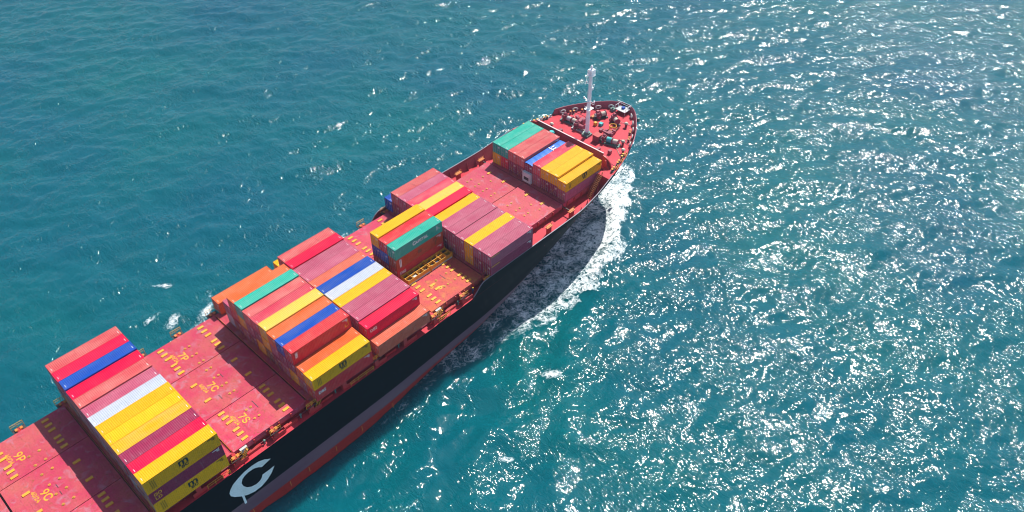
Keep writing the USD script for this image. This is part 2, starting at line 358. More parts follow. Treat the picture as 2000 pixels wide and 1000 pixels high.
XA = -70.0
STAT = np.concatenate([np.linspace(0, 1, 120) ** 1.0])
def hull_band(zlo, zhi, nz, side):
    """zlo, zhi: numbers or functions of x; the shell between them on one side (+1 port, -1 starboard)"""
    u = 1 - (1 - np.linspace(0, 1, 220)) ** 1.8
    P = []
    for k in range(nz + 1):
        x = XA + u * (136.2 - XA)
        for it in range(6):
            a = zlo(x) if callable(zlo) else np.full_like(x, zlo)
            b = zhi(x) if callable(zhi) else np.full_like(x, zhi)
            z = a + (b - a) * k / nz
            x = XA + u * (xstem(z) - XA)
        P.append(np.stack([x, CY + side * half(x, z), z], -1))
    P = np.array(P); n = P.shape[1]
    I = np.arange((nz + 1) * n).reshape(nz + 1, n)
    Q = np.stack([I[:-1, :-1], I[:-1, 1:], I[1:, 1:], I[1:, :-1]], -1).reshape(-1, 4)
    if side > 0: Q = Q[:, ::-1]
    return P.reshape(-1, 3), Q
def both(zlo, zhi, nz):
    a, qa = hull_band(zlo, zhi, nz, -1); b, qb = hull_band(zlo, zhi, nz, 1)
    v = np.vstack([a, b]); f = np.vstack([qa, qb + len(a)])
    f = np.vstack([f[:, [0, 1, 2]], f[:, [0, 2, 3]]])
    return trimesh.Trimesh(v, f, process=False)

ship = thing('cargo_ship', 'black-hulled container ship with red decks steaming across the teal sea', 'ship')
obj('hull', both(5.8, lambda x: ztop(x), 14), M['hull_black'], ship, smooth=40)
obj('boot_topping', both(2.6, 5.8, 4), M['boot'], ship, smooth=40, label='worn grey-violet band between black hull and red underwater paint')
obj('underwater_hull', both(-4.0, 2.6, 5), M['antifoul'], ship, smooth=40, label='red antifouling paint at the waterline')

def deck_sheet(xa, xb, z, inset, n=60):
    x = np.linspace(xa, xb, n)
    h = np.maximum(half(x, np.full_like(x, z)) - inset, 0.0)
    v = np.vstack([np.stack([x, CY - h, np.full(n, z)], 1), np.stack([x, CY + h, np.full(n, z)], 1)])
    i = np.arange(n - 1)
    f = np.vstack([np.stack([i, i + 1, i + n + 1], 1), np.stack([i, i + n + 1, i + n], 1)])
    return trimesh.Trimesh(v, f, process=False)
obj('main_deck', deck_sheet(XA, 113.0, DECK, 0.0), M['deck'], ship)
obj('forecastle_deck', deck_sheet(112.6, 135.55, FCSL, 0.03), M['deck'], ship)
for side in (-1, 1):
    xs_ = np.linspace(110.3, 112.6, 5)
    edge_ = [(float(x), float(CY + side * (half(np.array([x]), np.array([FCSL]))[0] - 0.06))) for x in xs_]
    yi = CY + side * 11.5
    wing = trimesh.creation.extrude_polygon(Polygon([(110.3, yi)] + edge_ + [(112.6, yi)]).buffer(0), 0.13, engine='earcut')
    wing.apply_translation((0, 0, FCSL - 0.135))
    obj('forecastle_wing', wing, M['deck'], ship)
    zz = np.linspace(DECK, FCSL - 0.14, 7)
    rim = [(float(CY + side * (half(np.array([110.5]), np.array([z]))[0] - 0.1)), float(z)) for z in zz]
    obj('forecastle_bulkhead', prism_yz([(yi, DECK)] + rim + [(yi, FCSL - 0.14)], 110.4, 110.6), M['red_steel'], ship)
obj('forecastle_front', bx(112.7, 112.9, 4.6, 27.6, DECK, FCSL - 0.004), M['maroon_steel'], ship)
obj('transom', bx(XA - 0.1, XA, 0.0, 32.2, -2, DECK), M['hull_black'], ship)

# bulwark: inner plating, pale capping, stays
def bulwark(xa, xb, side, zfoot, inset=0.14, n=50):
    x = np.linspace(xa, xb, n)
    zt = ztop(x)
    rows = []
    for z, ins in ((np.full(n, zfoot), inset), (zt - 0.002, inset)):
        rows.append(np.stack([x, CY + side * np.maximum(half(x, z) - ins, 0.0), z], 1))
    v = np.vstack(rows); i = np.arange(n - 1)
    f = np.vstack([np.stack([i, i + 1, i + n + 1], 1), np.stack([i, i + n + 1, i + n], 1)])
    if side < 0: f = f[:, ::-1]
    cap = []
    for ins, dz in ((-0.04, 0.0), (-0.04, 0.06), (inset + 0.03, 0.06), (inset + 0.03, 0.0)):
        cap.append(np.stack([x, CY + side * np.maximum(half(x, zt) - ins, 0.0), zt + dz], 1))
    cv = np.vstack(cap); cf = []
    for k in range(4):
        a, b = k * n, ((k + 1) % 4) * n
        cf += [np.stack([i + a, i + 1 + a, i + 1 + b], 1), np.stack([i + a, i + 1 + b, i + b], 1)]
    cf = np.vstack(cf)
    if side < 0: cf = cf[:, ::-1]
    return trimesh.Trimesh(v, f, process=False), trimesh.Trimesh(cv, cf, process=False)
for side in (-1, 1):
    a, c = bulwark(66.5, 112.0, side, DECK)
    b = obj('bulwark', a, M['maroon_steel'], ship); obj('rail_cap', c, M['pale_edge'], b)
    for x in np.arange(72.0, 110.0, 2.6):
        yy = CY + side * (half(x, DECK + 1) - 0.15)
        obj('stay', prism_yz([(yy, DECK), (yy - side * 0.75, DECK), (yy, ztop(x) - 0.25)], x - 0.04, x + 0.04), M['maroon_steel'], b)
    a, c = bulwark(121.2, 135.9, side, FCSL)
    b = obj('bulwark', a, M['maroon_steel'], ship); obj('rail_cap', c, M['maroon_steel'], b)
    for x in np.arange(123.0, 134.5, 1.9):
        yy = CY + side * (half(x, FCSL + 0.5) - 0.16)
        obj('stay', prism_yz([(yy, FCSL), (yy - side * 0.5, FCSL), (yy, FCSL + 1.2)], x - 0.04, x + 0.04), M['maroon_steel'], b)

# the big white letter C on the black side
C_PTS = [(18.67, 11.36), (17.63, 12.27), (16.57, 12.77), (15.31, 12.92), (13.87, 12.75), (12.6, 12.3), (11.53, 11.74), (10.82, 10.95), (10.51, 10.29), (10.55, 9.51), (11.06, 8.64), (11.98, 7.72), (13.18, 6.85), (14.39, 6.43), (15.74, 6.48), (16.97, 7.03), (18.05, 7.93), (18.87, 9.11), (17.82, 9.04), (16.49, 9.07), (16.24, 8.51), (15.76, 8.06), (15.0, 7.9), (14.11, 8.18), (13.44, 8.79), (12.99, 9.61), (12.86, 10.56), (13.17, 11.4), (13.75, 11.82), (14.5, 12.04), (15.54, 11.95), (16.35, 11.43), (16.83, 10.94), (17.73, 11.2)]
hull_y = CY - 16.15
obj('hull_letter', prism_xz(C_PTS, hull_y - 0.03, hull_y - 0.005), M['hull_letter'], ship, label='big white letter C on the black hull side')
obj('draught_mark', bx(12.15, 12.55, hull_y - 0.035, hull_y - 0.008, 5.2, 7.9), M['hull_letter'], ship, label='narrow white stripe below the hull letter')
for x in (20.5, 24.5, 30.5, 36.5, 13.0, 44.0):
    obj('draught_mark', bx(x, x + 0.14, hull_y - 0.03, hull_y - 0.006, 1.0, 2.4), M['orange_steel'], ship)

# ------------------------------------------------------------------ hatch covers
def hatch(xa, xb, panels, matname='hatch', text=None, pads=(), sockets=(), slots=()):
    """panels: list of (y0, y1) from starboard; text/pads/sockets keyed by panel number"""
    out = []
    obj('hatch_coaming', [bx(xa + 0.5, xb - 0.5, panels[0][0] + 0.35, panels[-1][1] - 0.35, DECK - 0.05, HATCH - 1.25)], M['red_steel'], ship)
    for i, (ya, yb) in enumerate(panels):
        mm = matname[i] if isinstance(matname, (list, tuple)) else matname
        p = obj('hatch_cover', [bx(xa, xb, ya, yb, HATCH - 1.2, HATCH)], M[mm], ship)
        # skirt brackets on the outer side
        if i in (0, len(panels) - 1):
            ys, s = (ya, -1) if i == 0 else (yb, 1)
            obj('skirt_bracket', [bx(x, x + 0.25, ys, ys + s * 0.22, HATCH - 1.15, HATCH - 0.25) for x in np.arange(xa + 1.2, xb - 1, 2.4)], M['red_steel'], p, kind='stuff')
        if text and text[i]:
            big, small, tx, ty = text[i]
            obj('number', text_deck(big, tx, ty, 1.25, HATCH + 0.004), M['mark_yellow'], p)
            obj('small_lettering', text_deck(small, tx - 1.0, ty + 0.85, 0.62, HATCH + 0.004), M['mark_yellow'], p)
        for (x, y) in pads:
            if ya < y < yb:
                obj('container_pad', bx(x - 0.58, x + 0.58, y - 0.25, y + 0.25, HATCH + 0.001, HATCH + 0.13), M['pad'], p)
        for (x, y) in sockets:
            if ya < y < yb:
                obj('lashing_socket', [cyl(x, y, HATCH + 0.001, HATCH + 0.09, 0.24, 10), cyl(x, y, HATCH + 0.09, HATCH + 0.15, 0.10, 8)], M['socket'], p)
        for (x, y, l) in slots:
            if ya < y < yb:
                obj('drain_slot', bx(x - 0.05, x + 0.05, y - l / 2, y + l / 2, HATCH + 0.001, HATCH + 0.03), M['dark_steel'], p)
        out.append(p)
    return out

P3 = [(1.65, 10.32), (10.44, 21.62), (21.74, 30.75)]
def pad_grid(xs, ys): return [(x, y) for x in xs for y in ys]
yP = [22.62, 23.95, 25.10, 27.17, 28.48, 29.78]
yS = [2.70, 3.95, 5.17, 7.22, 8.50, 9.72]
soc = [(x, y) for x in (20.1, 20.95) for y in (12.46, 14.92, 17.45, 19.92, 22.35, 24.7, 27.2, 4.9, 7.4)]
hatch(13.95, 28.1, P3, text=[('7S', '40/24', 18.3, 7.35), ('7C', '40/24', 18.3, 17.1), ('7P', '40/24', 18.3, 26.9)],
      pads=pad_grid((16.75, 24.77), yP + yS) + [(16.74, 18.4), (16.74, 13.88), (24.77, 18.47), (24.7, 13.9)],
      sockets=soc, slots=[(21.8, 7.4, 2.0), (21.3, 17.0, 1.0), (18.6, 13.0, 1.2)])
soc9 = [(x, y) for x in (-7.3, -8.93) for y in (12.36, 14.87, 17.24, 19.9, 22.32, 24.7, 4.9, 7.4)]
hatch(-14.75, -0.6, P3, matname='hatch', text=[('9S', '40/24', -10.6, 7.35), ('9C', '40/24', -10.6, 17.1), ('9P', '40/24', -10.6, 26.9)],
      pads=pad_grid((-12.08, -4.15), yP + yS) + [(-12.09, 18.23), (-12.09, 13.75), (-4.13, 18.26), (-4.19, 13.75)], sockets=soc9, slots=[(-8.2, 16.2, 0.9), (-8.3, 14.6, 0.9)])
hatch(-29.2, -15.05, P3)
hatch(-43.6, -29.5, P3)
hatch(-0.3, 13.65, P3)
hatch(28.4, 42.35, P3)
hatch(42.65, 56.6, P3, pads=[(52.2, 23.3)])
hatch(57.0, 70.6, P3, matname=['hatch_worn', 'hatch', 'hatch'], text=[('6', '5', 62.2, 5.9), None, None],
      pads=pad_grid((67.77,), yP + yS) + [(59.65, y) for y in yS] + [(59.8, y) for y in yP] + [(62.0, 6.9), (62.1, 5.5)],
      sockets=[(63.4, 4.9), (64.3, 4.9), (63.4, 7.4), (66.2, 7.4), (66.2, 4.9), (63.4, 24.7), (63.4, 27.2)], slots=[(65.0, 7.2, 1.8)])
hatch(70.9, 84.2, P3)
PD = [(4.95, 16.35), (16.5, 28.15)]
hatch(84.6, 98.75, PD, pads=[(96.0, 24.74), (95.95, 20.05), (95.9, 12.97), (95.95, 8.41)],
      sockets=[(x, y) for x in (90.2, 91.4) for y in (8.4, 10.9, 13.4, 18.5, 21.0, 23.5, 26.0)] + [(94.0, y) for y in (7.4, 9.9, 22.3, 24.8)])
hatch(99.05, 112.4, [(4.95, 16.25), (16.35, 27.4)])

# catwalks across the ship between hatches, with thin yellow rails
for x in (-0.45, 13.8, 28.25, 42.5, 56.8, 70.75, 84.4, 98.9, -14.9, -29.35):
    r = obj('cross_walkway', bx(x - 0.10, x + 0.10, 2.2, 30.2, HATCH - 0.75, HATCH - 0.55), M['dark_steel'], ship)
for x in (13.8, 28.25, -0.45):
    rail = [tube((x, 2.0, HATCH + 0.35), (x, 30.4, HATCH + 0.35), 0.035)] + [tube((x, y, HATCH - 0.6), (x, y, HATCH + 0.36), 0.03) for y in np.arange(2.0, 30.5, 2.48)]
    obj('walkway_rail', rail, M['orange_steel'], ship)

# stanchions that carry the outboard stacks, with platform and handrail
def stanchion(x, side, rail=True, hood=False):
    y = CY + side * 15.35
    zt = HATCH - 0.12
    p = obj('side_stanchion', [bx(x - 0.42, x + 0.42, y - 0.42, y + 0.42, DECK, zt), bx(x - 0.30, x + 0.30, y - side * 0.42, y - side * 1.2, zt - 0.7, zt)], M['red_steel'], ship)
    obj('socket_head', [bx(x - 0.62, x - 0.18, y - 0.28, y + 0.28, zt, zt + 0.14), bx(x + 0.18, x + 0.62, y - 0.28, y + 0.28, zt, zt + 0.14)], M['orange_steel'], p)
    if rail:
        ys = y + side * 0.55
        segs = [tube((x - 1.0, ys, zt + 0.95), (x + 1.0, ys, zt + 0.95), 0.05), tube((x - 1.0, ys, zt + 0.5), (x + 1.0, ys, zt + 0.5), 0.04)]
        segs += [tube((x + d, ys, zt - 0.1), (x + d, ys, zt + 0.96), 0.045) for d in (-1.0, 0.0, 1.0)]
        obj('handrail', segs, M['yellow_steel'], p)
        obj('platform', bx(x - 1.05, x + 1.05, y - 0.5, y + side * 0.6, zt - 0.22, zt - 0.12), M['dark_steel'], p)
    return p
for x in (-13.9, -7.8, -0.5, 6.7, 13.75, 21.0, 28.2, 35.2, 42.4, 49.2, 56.75, 64.2, 70.7):
    for side in (-1, 1):
        if side < 0 and x < -8: continue
        stanchion(x, side, rail=(x not in (6.7, 35.2, 49.2)))
for x in (77.5, 84.4, 91.2, 98.6):
    for side in (-1, 1):
        y = CY + side * 13.9
        p = obj('side_stanchion', [bx(x - 0.4, x + 0.4, y - 0.4, y + 0.4, DECK, HATCH - 0.2)], M['red_steel'], ship)
        obj('socket_head', [bx(x - 0.9, x + 0.9, y - 0.35, y + 0.35, HATCH - 0.2, HATCH - 0.05), tube((x - 0.9, y, HATCH + 0.5), (x + 0.9, y, HATCH + 0.5), 0.05), tube((x - 0.9, y, HATCH), (x - 0.9, y, HATCH + 0.5), 0.05), tube((x + 0.9, y, HATCH), (x + 0.9, y, HATCH + 0.5), 0.05)], M['orange_steel'], p)
# long handrails at the deck edge and small deck gear along both passages
for side in (-1, 1):
    y = CY + side * 15.95
    for xa, xb in ((36.3, 41.4), (57.5, 60.3), (8.0, 12.0)):
        seg = [tube((xa, y, DECK + h), (xb, y, DECK + h), 0.045) for h in (0.55, 1.05)] + [tube((x, y, DECK), (x, y, DECK + 1.06), 0.045) for x in np.arange(xa, xb + 0.1, (xb - xa) / 3)]
        obj('deck_handrail', seg, M['yellow_steel'], ship)
    for x in (17.0, 24.2, 31.5, 46.0, 61.2):
        yy = CY + side * 15.0
        obj('pipe_cover', bx(x - 1.3, x + 1.3, yy - 0.25, yy + 0.25, DECK + 0.002, DECK + 0.5), M['red_steel'], ship)
        obj('vent_pipe', [cyl(x + 2.0, yy - 0.1, DECK, DECK + 0.75, 0.13), ball(x + 2.0, yy - 0.1, DECK + 0.85, 0.24, 1, (1, 1, 0.7))], M['green_steel'], ship)
    y2 = CY + side * 14.75
    obj('deck_pipe', tube((-15, y2, DECK + 0.35), (68, y2, DECK + 0.35), 0.09), M['maroon_steel'], ship)
    for xa in np.arange(-12, 66, 5.5):
        obj('pipe_support', bx(xa - 0.06, xa + 0.06, y2 - 0.14, y2 + 0.14, DECK, DECK + 0.25), M['maroon_steel'], ship)
    for x in np.arange(-9, 66, 7.3):
        yy = CY + side * 15.7
        obj('bulwark_plate', bx(x, x + 2.6, yy - 0.05, yy + 0.05, DECK, DECK + 0.85), M['red_steel'], ship)
for x, y in ((65.3, 1.9), (31.0, 2.0), (15.6, 1.3)):
    obj('mushroom_vent', [cyl(x, y, DECK, DECK + 0.9, 0.22), cyl(x, y, DECK + 0.9, DECK + 1.2, 0.42, 14, 0.3)], M['green_steel'], ship)
# stair at the fore end of block A and grey hatch boxes
for xs in (14.3, 57.2, 29.0):
    st = [tube((xs, 1.0, DECK), (xs + 1.6, 1.0, HATCH), 0.05), tube((xs, 0.4, DECK), (xs + 1.6, 0.4, HATCH), 0.05)]
    st += [bx(xs + t - 0.1, xs + t + 0.1, 0.4, 1.0, DECK + t * 1.33 - 0.02, DECK + t * 1.33 + 0.02) for t in np.arange(0.2, 1.6, 0.22)]
    st += [tube((xs, 0.4, DECK + 0.9), (xs + 1.6, 0.4, HATCH + 0.9), 0.04), tube((xs + 1.6, 0.4, HATCH), (xs + 1.6, 0.4, HATCH + 0.9), 0.04), tube((xs, 0.4, DECK), (xs, 0.4, DECK + 0.9), 0.04)]
    obj('stair', st, M['yellow_steel'], ship)
    obj('hatch_box', bx(xs + 0.6, xs + 1.9, 1.15, 1.6, DECK + 1.2, DECK + 2.0), M['grey_steel'], ship)

# ------------------------------------------------------------------ forecastle
bwk = obj('breakwater', bx(114.25, 114.5, 6.4, 26.6, FCSL, 21.45), M['maroon_steel'], ship)
obj('capping', bx(114.22, 114.53, 6.35, 26.65, 21.453, 21.53), M['pale_pink'], bwk)
for y in np.arange(7.5, 26, 2.3):
    obj('bracket', prism_xz([(114.5, FCSL), (115.6, FCSL), (114.5, 21.3)], y - 0.05, y + 0.05), M['maroon_steel'], bwk)
for s in (-1, 1):
    yb = CY + s * 10.1
    arc = [(yb, FCSL + 0.0), (yb, 21.4)] + [(yb + s * 2.6 * math.sin(a), FCSL + 2.5 * math.cos(a)) for a in np.linspace(0.15, math.pi / 2, 9)]
    w = obj('wing_plate', prism_yz(arc, 113.6, 113.85), M['red_steel'], bwk)
    obj('wing_flange', prism_yz([(yb + s * 0.9, FCSL), (yb + s * 1.1, FCSL + 1.9), (yb + s * 1.3, FCSL + 1.9), (yb + s * 2.4, FCSL)], 113.0, 113.58), M['red_steel'], w)

mast = obj('foremast', [cyl(120.5, CY, FCSL, 35.4, 0.47, 20, 0.36)], M['mast_white'], ship, smooth=30, label='white tubular foremast with lamp head')
obj('mast_foot', [bx(119.5, 121.4, CY - 0.9, CY + 0.9, FCSL + 0.004, FCSL + 0.5), cyl(120.5, CY, FCSL + 0.5, FCSL + 1.0, 0.75, 16)], M['green_steel'], mast)
obj('lamp_platform', [cyl(120.5, CY, 35.0, 35.15, 0.95, 16), bx(119.9, 121.2, CY - 0.55, CY + 0.55, 35.2, 36.4), cyl(120.5, CY, 36.4, 37.1, 0.28), ball(120.5, CY, 37.3, 0.25, 1)] +
    [tube((120.5 + 0.9 * math.cos(a), CY + 0.9 * math.sin(a), 35.1), (120.5 + 0.9 * math.cos(a), CY + 0.9 * math.sin(a), 36.1), 0.035) for a in np.arange(0, 6.2, 0.78)] +
    [tube((120.5 + 0.9 * math.cos(a), CY + 0.9 * math.sin(a), 36.1), (120.5 + 0.9 * math.cos(a + 0.78), CY + 0.9 * math.sin(a + 0.78), 36.1), 0.03) for a in np.arange(0, 6.2, 0.78)], M['mast_white'], mast)
obj('crosstree', [tube((120.4, CY - 1.6, 28.4), (120.4, CY + 1.6, 28.4), 0.07), bx(119.7, 120.1, CY - 0.6, CY + 0.6, 28.5, 28.6), cyl(120.4, CY - 1.5, 28.4, 28.95, 0.16), cyl(120.4, CY + 1.5, 28.4, 28.95, 0.16), bx(120.9, 121.4, CY - 0.3, CY + 0.3, 31.0, 31.6), tube((120.4, CY - 1.1, 32.6), (120.4, CY + 1.1, 32.6), 0.06), cyl(120.4, CY - 1.05, 32.6, 33.1, 0.14), cyl(120.4, CY + 1.05, 32.6, 33.1, 0.14), bx(119.6, 121.5, CY - 0.75, CY + 0.75, 26.2, 26.28), tube((119.6, CY - 0.75, 27.1), (119.6, CY + 0.75, 27.1), 0.04), tube((121.5, CY - 0.75, 27.1), (121.5, CY + 0.75, 27.1), 0.04)], M['mast_white'], mast)
obj('ladder', [tube((119.9, CY - 0.2, FCSL + 1), (119.98, CY - 0.2, 35), 0.03), tube((119.9, CY + 0.2, FCSL + 1), (119.98, CY + 0.2, 35), 0.03)] +
    [tube((119.9 + 0.08 * (z - 20) / 15, CY - 0.2, z), (119.9 + 0.08 * (z - 20) / 15, CY + 0.2, z), 0.02, 4) for z in np.arange(20, 35, 0.4)], M['mast_white'], mast)

def winch(x, y, rot, drums, base, body='maroon_steel', label=None):
    """mooring winch: green bed, gearbox, drums of rope between red flanges, brake and warping head"""
    T = trimesh.transformations.rotation_matrix(rot, (0, 0, 1)); T[:3, 3] = (x, y, FCSL)
    def ap(ms):
        m = cat_mesh(ms); m.apply_transform(T); return m
    L = 1.55 * len(drums) + 2.0
    p = obj('mooring_winch', ap([bx(-0.75, 0.75, -L / 2, L / 2, 0.004, 0.28)]), M[base], ship, label=label)
    y0 = -L / 2 + 0.3
    fl, rp = [], []
    for k, d in enumerate(drums):
        ya = y0 + 0.15 + 1.55 * k
        fl += [drum(0, ya, 1.05, 0.78, 0.09), drum(0, ya + 1.35, 1.05, 0.78, 0.09), bx(-0.3, 0.3, ya - 0.10, ya - 0.05, 0.28, 1.05), bx(-0.55, 0.55, ya + 1.40, ya + 1.48, 0.28, 1.2)]
        obj('rope_drum', ap([drum(0, ya + 0.675, 1.05, 0.56 if d != 'turquoise' else 0.66, 1.24)]), M[d], p, smooth=30)
    obj('drum_flanges', ap(fl), M[body], p)
    yg = y0 + 1.55 * len(drums) + 0.25
    obj('gearbox', ap([bx(-0.6, 0.6, yg, yg + 0.8, 0.28, 1.75), drum(0.1, yg + 0.4, 1.75, 0.45, 0.6), bx(-0.95, -0.6, yg + 0.1, yg + 0.6, 0.28, 1.0)]), M[body], p)
    obj('warping_head', ap([drum(0, yg + 0.95, 1.05, 0.34, 0.35), drum(0, yg + 1.15, 1.05, 0.46, 0.07), tube((-0.5, -L / 2, 0.9), (-0.5, L / 2, 0.9), 0.06)]), M['grey_steel'], p)
    return p
winch(121.9, 22.6, 0.06, ['rope', 'grey_steel'], 'green_steel', label='port mooring winch with pale rope drum')
winch(121.0, 19.0, 0.1, ['maroon_steel'], 'grey_steel', label='port windlass with magenta machinery')
winch(128.7, 18.6, 1.1, ['rope'], 'dark_steel', label='winch with white rope nearest the stem on port side')
winch(129.4, 14.6, -0.5, ['rope'], 'dark_steel', label='winch with white rope on starboard of the stem')
winch(121.4, 9.9, 0.25, ['rope', 'turquoise'], 'green_steel', label='starboard mooring winch with turquoise drum')
hs = obj('store_hatch', [bx(119.6, 121.2, 12.1, 13.7, FCSL, FCSL + 1.6)], M['maroon_steel'], ship, label='reddish box hatch beside the foremast')
obj('lid', bx(119.5, 121.3, 12.0, 13.8, FCSL + 1.603, FCSL + 1.75), M['red_steel'], hs)
obj('windlass_frame', [bx(122.4, 124.4, 11.4, 12.4, FCSL + 0.004, FCSL + 1.3), drum(123.4, 12.7, FCSL + 1.0, 0.75, 0.5), drum(123.4, 11.0, FCSL + 1.0, 0.5, 0.6), bx(122.6, 123.0, 11.2, 13.2, FCSL + 1.3, FCSL + 1.6)], M['maroon_steel'], ship)
obj('windlass_frame', [bx(122.4, 124.4, 19.8, 20.8, FCSL + 0.004, FCSL + 1.3), drum(123.4, 19.5, FCSL + 1.0, 0.75, 0.5), drum(123.4, 21.2, FCSL + 1.0, 0.5, 0.6)], M['maroon_steel'], ship)
rg = trimesh.creation.torus(major_radius=0.85, minor_radius=0.09, major_sections=20, minor_sections=6)
rg2 = rg.copy(); rg.apply_translation((126.8, 13.2, FCSL + 1.0)); rg2.apply_translation((126.8, 13.2, FCSL + 0.1))
obj('hatch_guard', [rg, rg2] + [tube((126.8 + 0.85 * math.cos(a), 13.2 + 0.85 * math.sin(a), FCSL), (126.8 + 0.85 * math.cos(a), 13.2 + 0.85 * math.sin(a), FCSL + 1.0), 0.05) for a in np.arange(0, 6.2, 0.785)], M['yellow_steel'], ship, label='round yellow guard rail on the forecastle')
obj('yellow_locker', bx(124.9, 125.6, 17.0, 17.7, FCSL + 0.004, FCSL + 0.9), M['yellow_steel'], ship)
obj('turquoise_locker', bx(125.7, 126.6, 15.9, 16.8, FCSL + 0.004, FCSL + 0.7), M['turquoise'], ship)
obj('orange_locker', bx(127.0, 128.2, 19.6, 20.3, FCSL + 0.004, FCSL + 0.5), M['orange_steel'], ship)
for x, y in ((129.6, 11.4), (123.0, 7.3), (120.3, 5.2), (117.2, 24.4)):
    v = obj('deck_vent', [cyl(x, y, FCSL, FCSL + 1.0, 0.28), cyl(x, y, FCSL + 1.0, FCSL + 1.12, 0.5, 14)], M['maroon_steel'], ship)
    obj('vent_cap', cyl(x, y, FCSL + 1.123, FCSL + 1.4, 0.5, 14, 0.3), M['rope'], v)
def bollard(x, y, ang, m1='dark_steel', m2='yellow_steel'):
    c, s = math.cos(ang), math.sin(ang)
    p = obj('bollard', [cyl(x + c * d, y + s * d, FCSL + 0.15, FCSL + 0.75, 0.20, 10) for d in (-0.45, 0.45)], M[m1], ship)
    obj('bollard_base', [cyl(x + c * d, y + s * d, FCSL + 0.004, FCSL + 0.15, 0.38, 10) for d in (-0.45, 0.0, 0.45)], M[m1], p)
    obj('bollard_cap', [cyl(x + c * d, y + s * d, FCSL + 0.753, FCSL + 0.85, 0.27, 10) for d in (-0.45, 0.45)], M[m2], p)
def edge_pt(x, side, ins):
    h = float(half(np.array([x]), np.array([FCSL]))[0]) - ins
    h2 = float(half(np.array([x + 0.2]), np.array([FCSL]))[0]) - ins
    return CY + side * h, math.atan2(side * (h2 - h), 0.2)
for side in (-1, 1):
    for x in (113.4, 116.3, 119.0):
        y, a = edge_pt(x, side, 0.75); bollard(x, y, a)
    for x in (114.8, 117.7, 120.2):
        y, a = edge_pt(x, side, 0.35)
        T = trimesh.transformations.rotation_matrix(a, (0, 0, 1)); T[:3, 3] = (x, y, FCSL)
        m = cat_mesh([bx(-0.7, 0.7, -0.22, 0.22, 0.004, 0.2), cyl(-0.4, 0, 0.2, 0.65, 0.17), cyl(0.4, 0, 0.2, 0.65, 0.17)]); m.apply_transform(T)
        obj('roller_fairlead', m, M['orange_steel' if side < 0 else 'grey_steel'], ship)
    for x in (123.8, 126.6, 129.2, 131.4, 133.8):
        y, a = edge_pt(x, side, 0.42)
        T = trimesh.transformations.rotation_matrix(a, (0, 0, 1)); T[:3, 3] = (x, y, FCSL + 0.62)
        rr = trimesh.creation.torus(major_radius=0.42, minor_radius=0.15, major_sections=16, minor_sections=8)
        rr.vertices = rr.vertices * np.array((1.45, 1, 1)); rr.apply_transform(trimesh.transformations.rotation_matrix(math.pi / 2, (1, 0, 0))); rr.apply_transform(T)
        obj('panama_chock', rr, M['grey_steel'], ship, smooth=True)
    for x in (125.4, 128.0):
        y, a = edge_pt(x, side, 1.2); bollard(x, y, a, 'maroon_steel', 'orange_steel')
sp = obj('stem_platform', [prism_xz([(133.2, FCSL + 0.9), (135.7, FCSL + 0.9), (135.7, FCSL + 1.02), (133.2, FCSL + 1.02)], CY - 1.5, CY + 1.5)] + [bx(x - 0.06, x + 0.06, y - 0.06, y + 0.06, FCSL, FCSL + 0.9) for x in (133.4, 135.3) for y in (CY - 1.4, CY + 1.4)], M['grey_steel'], ship, label='pale grey platform at the stem')
obj('guard_rail', [tube((135.6, CY - 1.5, FCSL + h), (135.6, CY + 1.5, FCSL + h), 0.05) for h in (1.5, 2.0)] + [tube((x, y, FCSL + 1.0), (x, y, FCSL + 2.0), 0.05) for x in (133.3, 134.5, 135.6) for y in (CY - 1.5, CY + 1.5)] + [tube((133.3, y, FCSL + 2.0), (135.6, y, FCSL + 2.0), 0.05) for y in (CY - 1.5, CY + 1.5)], M['mast_white'], sp)
obj('bell_box', bx(134.2, 134.9, CY - 0.35, CY + 0.35, FCSL + 1.023, FCSL + 1.5), M['blue'], sp)
obj('fairlead_frame', [bx(132.9, 133.9, CY + 1.7, CY + 2.8, FCSL + 0.004, FCSL + 0.7), cyl(133.2, CY + 2.2, FCSL + 0.7, FCSL + 1.1, 0.25)], M['green_steel'], ship)
ob = obj('side_lamp_bracket', [bx(132.6, 133.6, 10.0, 10.9, FCSL + 0.6, FCSL + 0.72), bx(132.8, 133.4, 10.1, 10.6, FCSL + 0.72, FCSL + 1.4)], M['green_steel'], ship)
for xa, xb, ya, yb in ((124.3, 123.8, 9.4, 5.6), (115.3, 115.0, 5.0, 2.4), (126.5, 126.5, 21.0, 25.0)):
    obj('deck_gutter', tube((xa, ya, FCSL + 0.03), (xb, yb, FCSL + 0.03), 0.05), M['dark_steel'], ship)
for a, b in (((122.3, 23.2), (123.8, 26.6)), ((122.3, 21.8), (126.6, 25.0)), ((129.2, 18.9), (131.3, 22.3)), ((129.8, 14.3), (131.4, 10.4)), ((121.7, 10.5), (126.6, 7.4)), ((121.6, 9.2), (119.0, 4.2))):
    pts = [(a[0] + (b[0] - a[0]) * t + 0.25 * math.sin(6 * t), a[1] + (b[1] - a[1]) * t, FCSL + 0.95 - 0.85 * math.sin(math.pi * min(t, 0.5)) ** 0.5 + 0.3 * max(0, t - 0.7)) for t in np.linspace(0, 1, 7)]
    obj('mooring_rope', [tube(p_, q_, 0.05, 5) for p_, q_ in zip(pts[:-1], pts[1:])], M['rope'], ship)
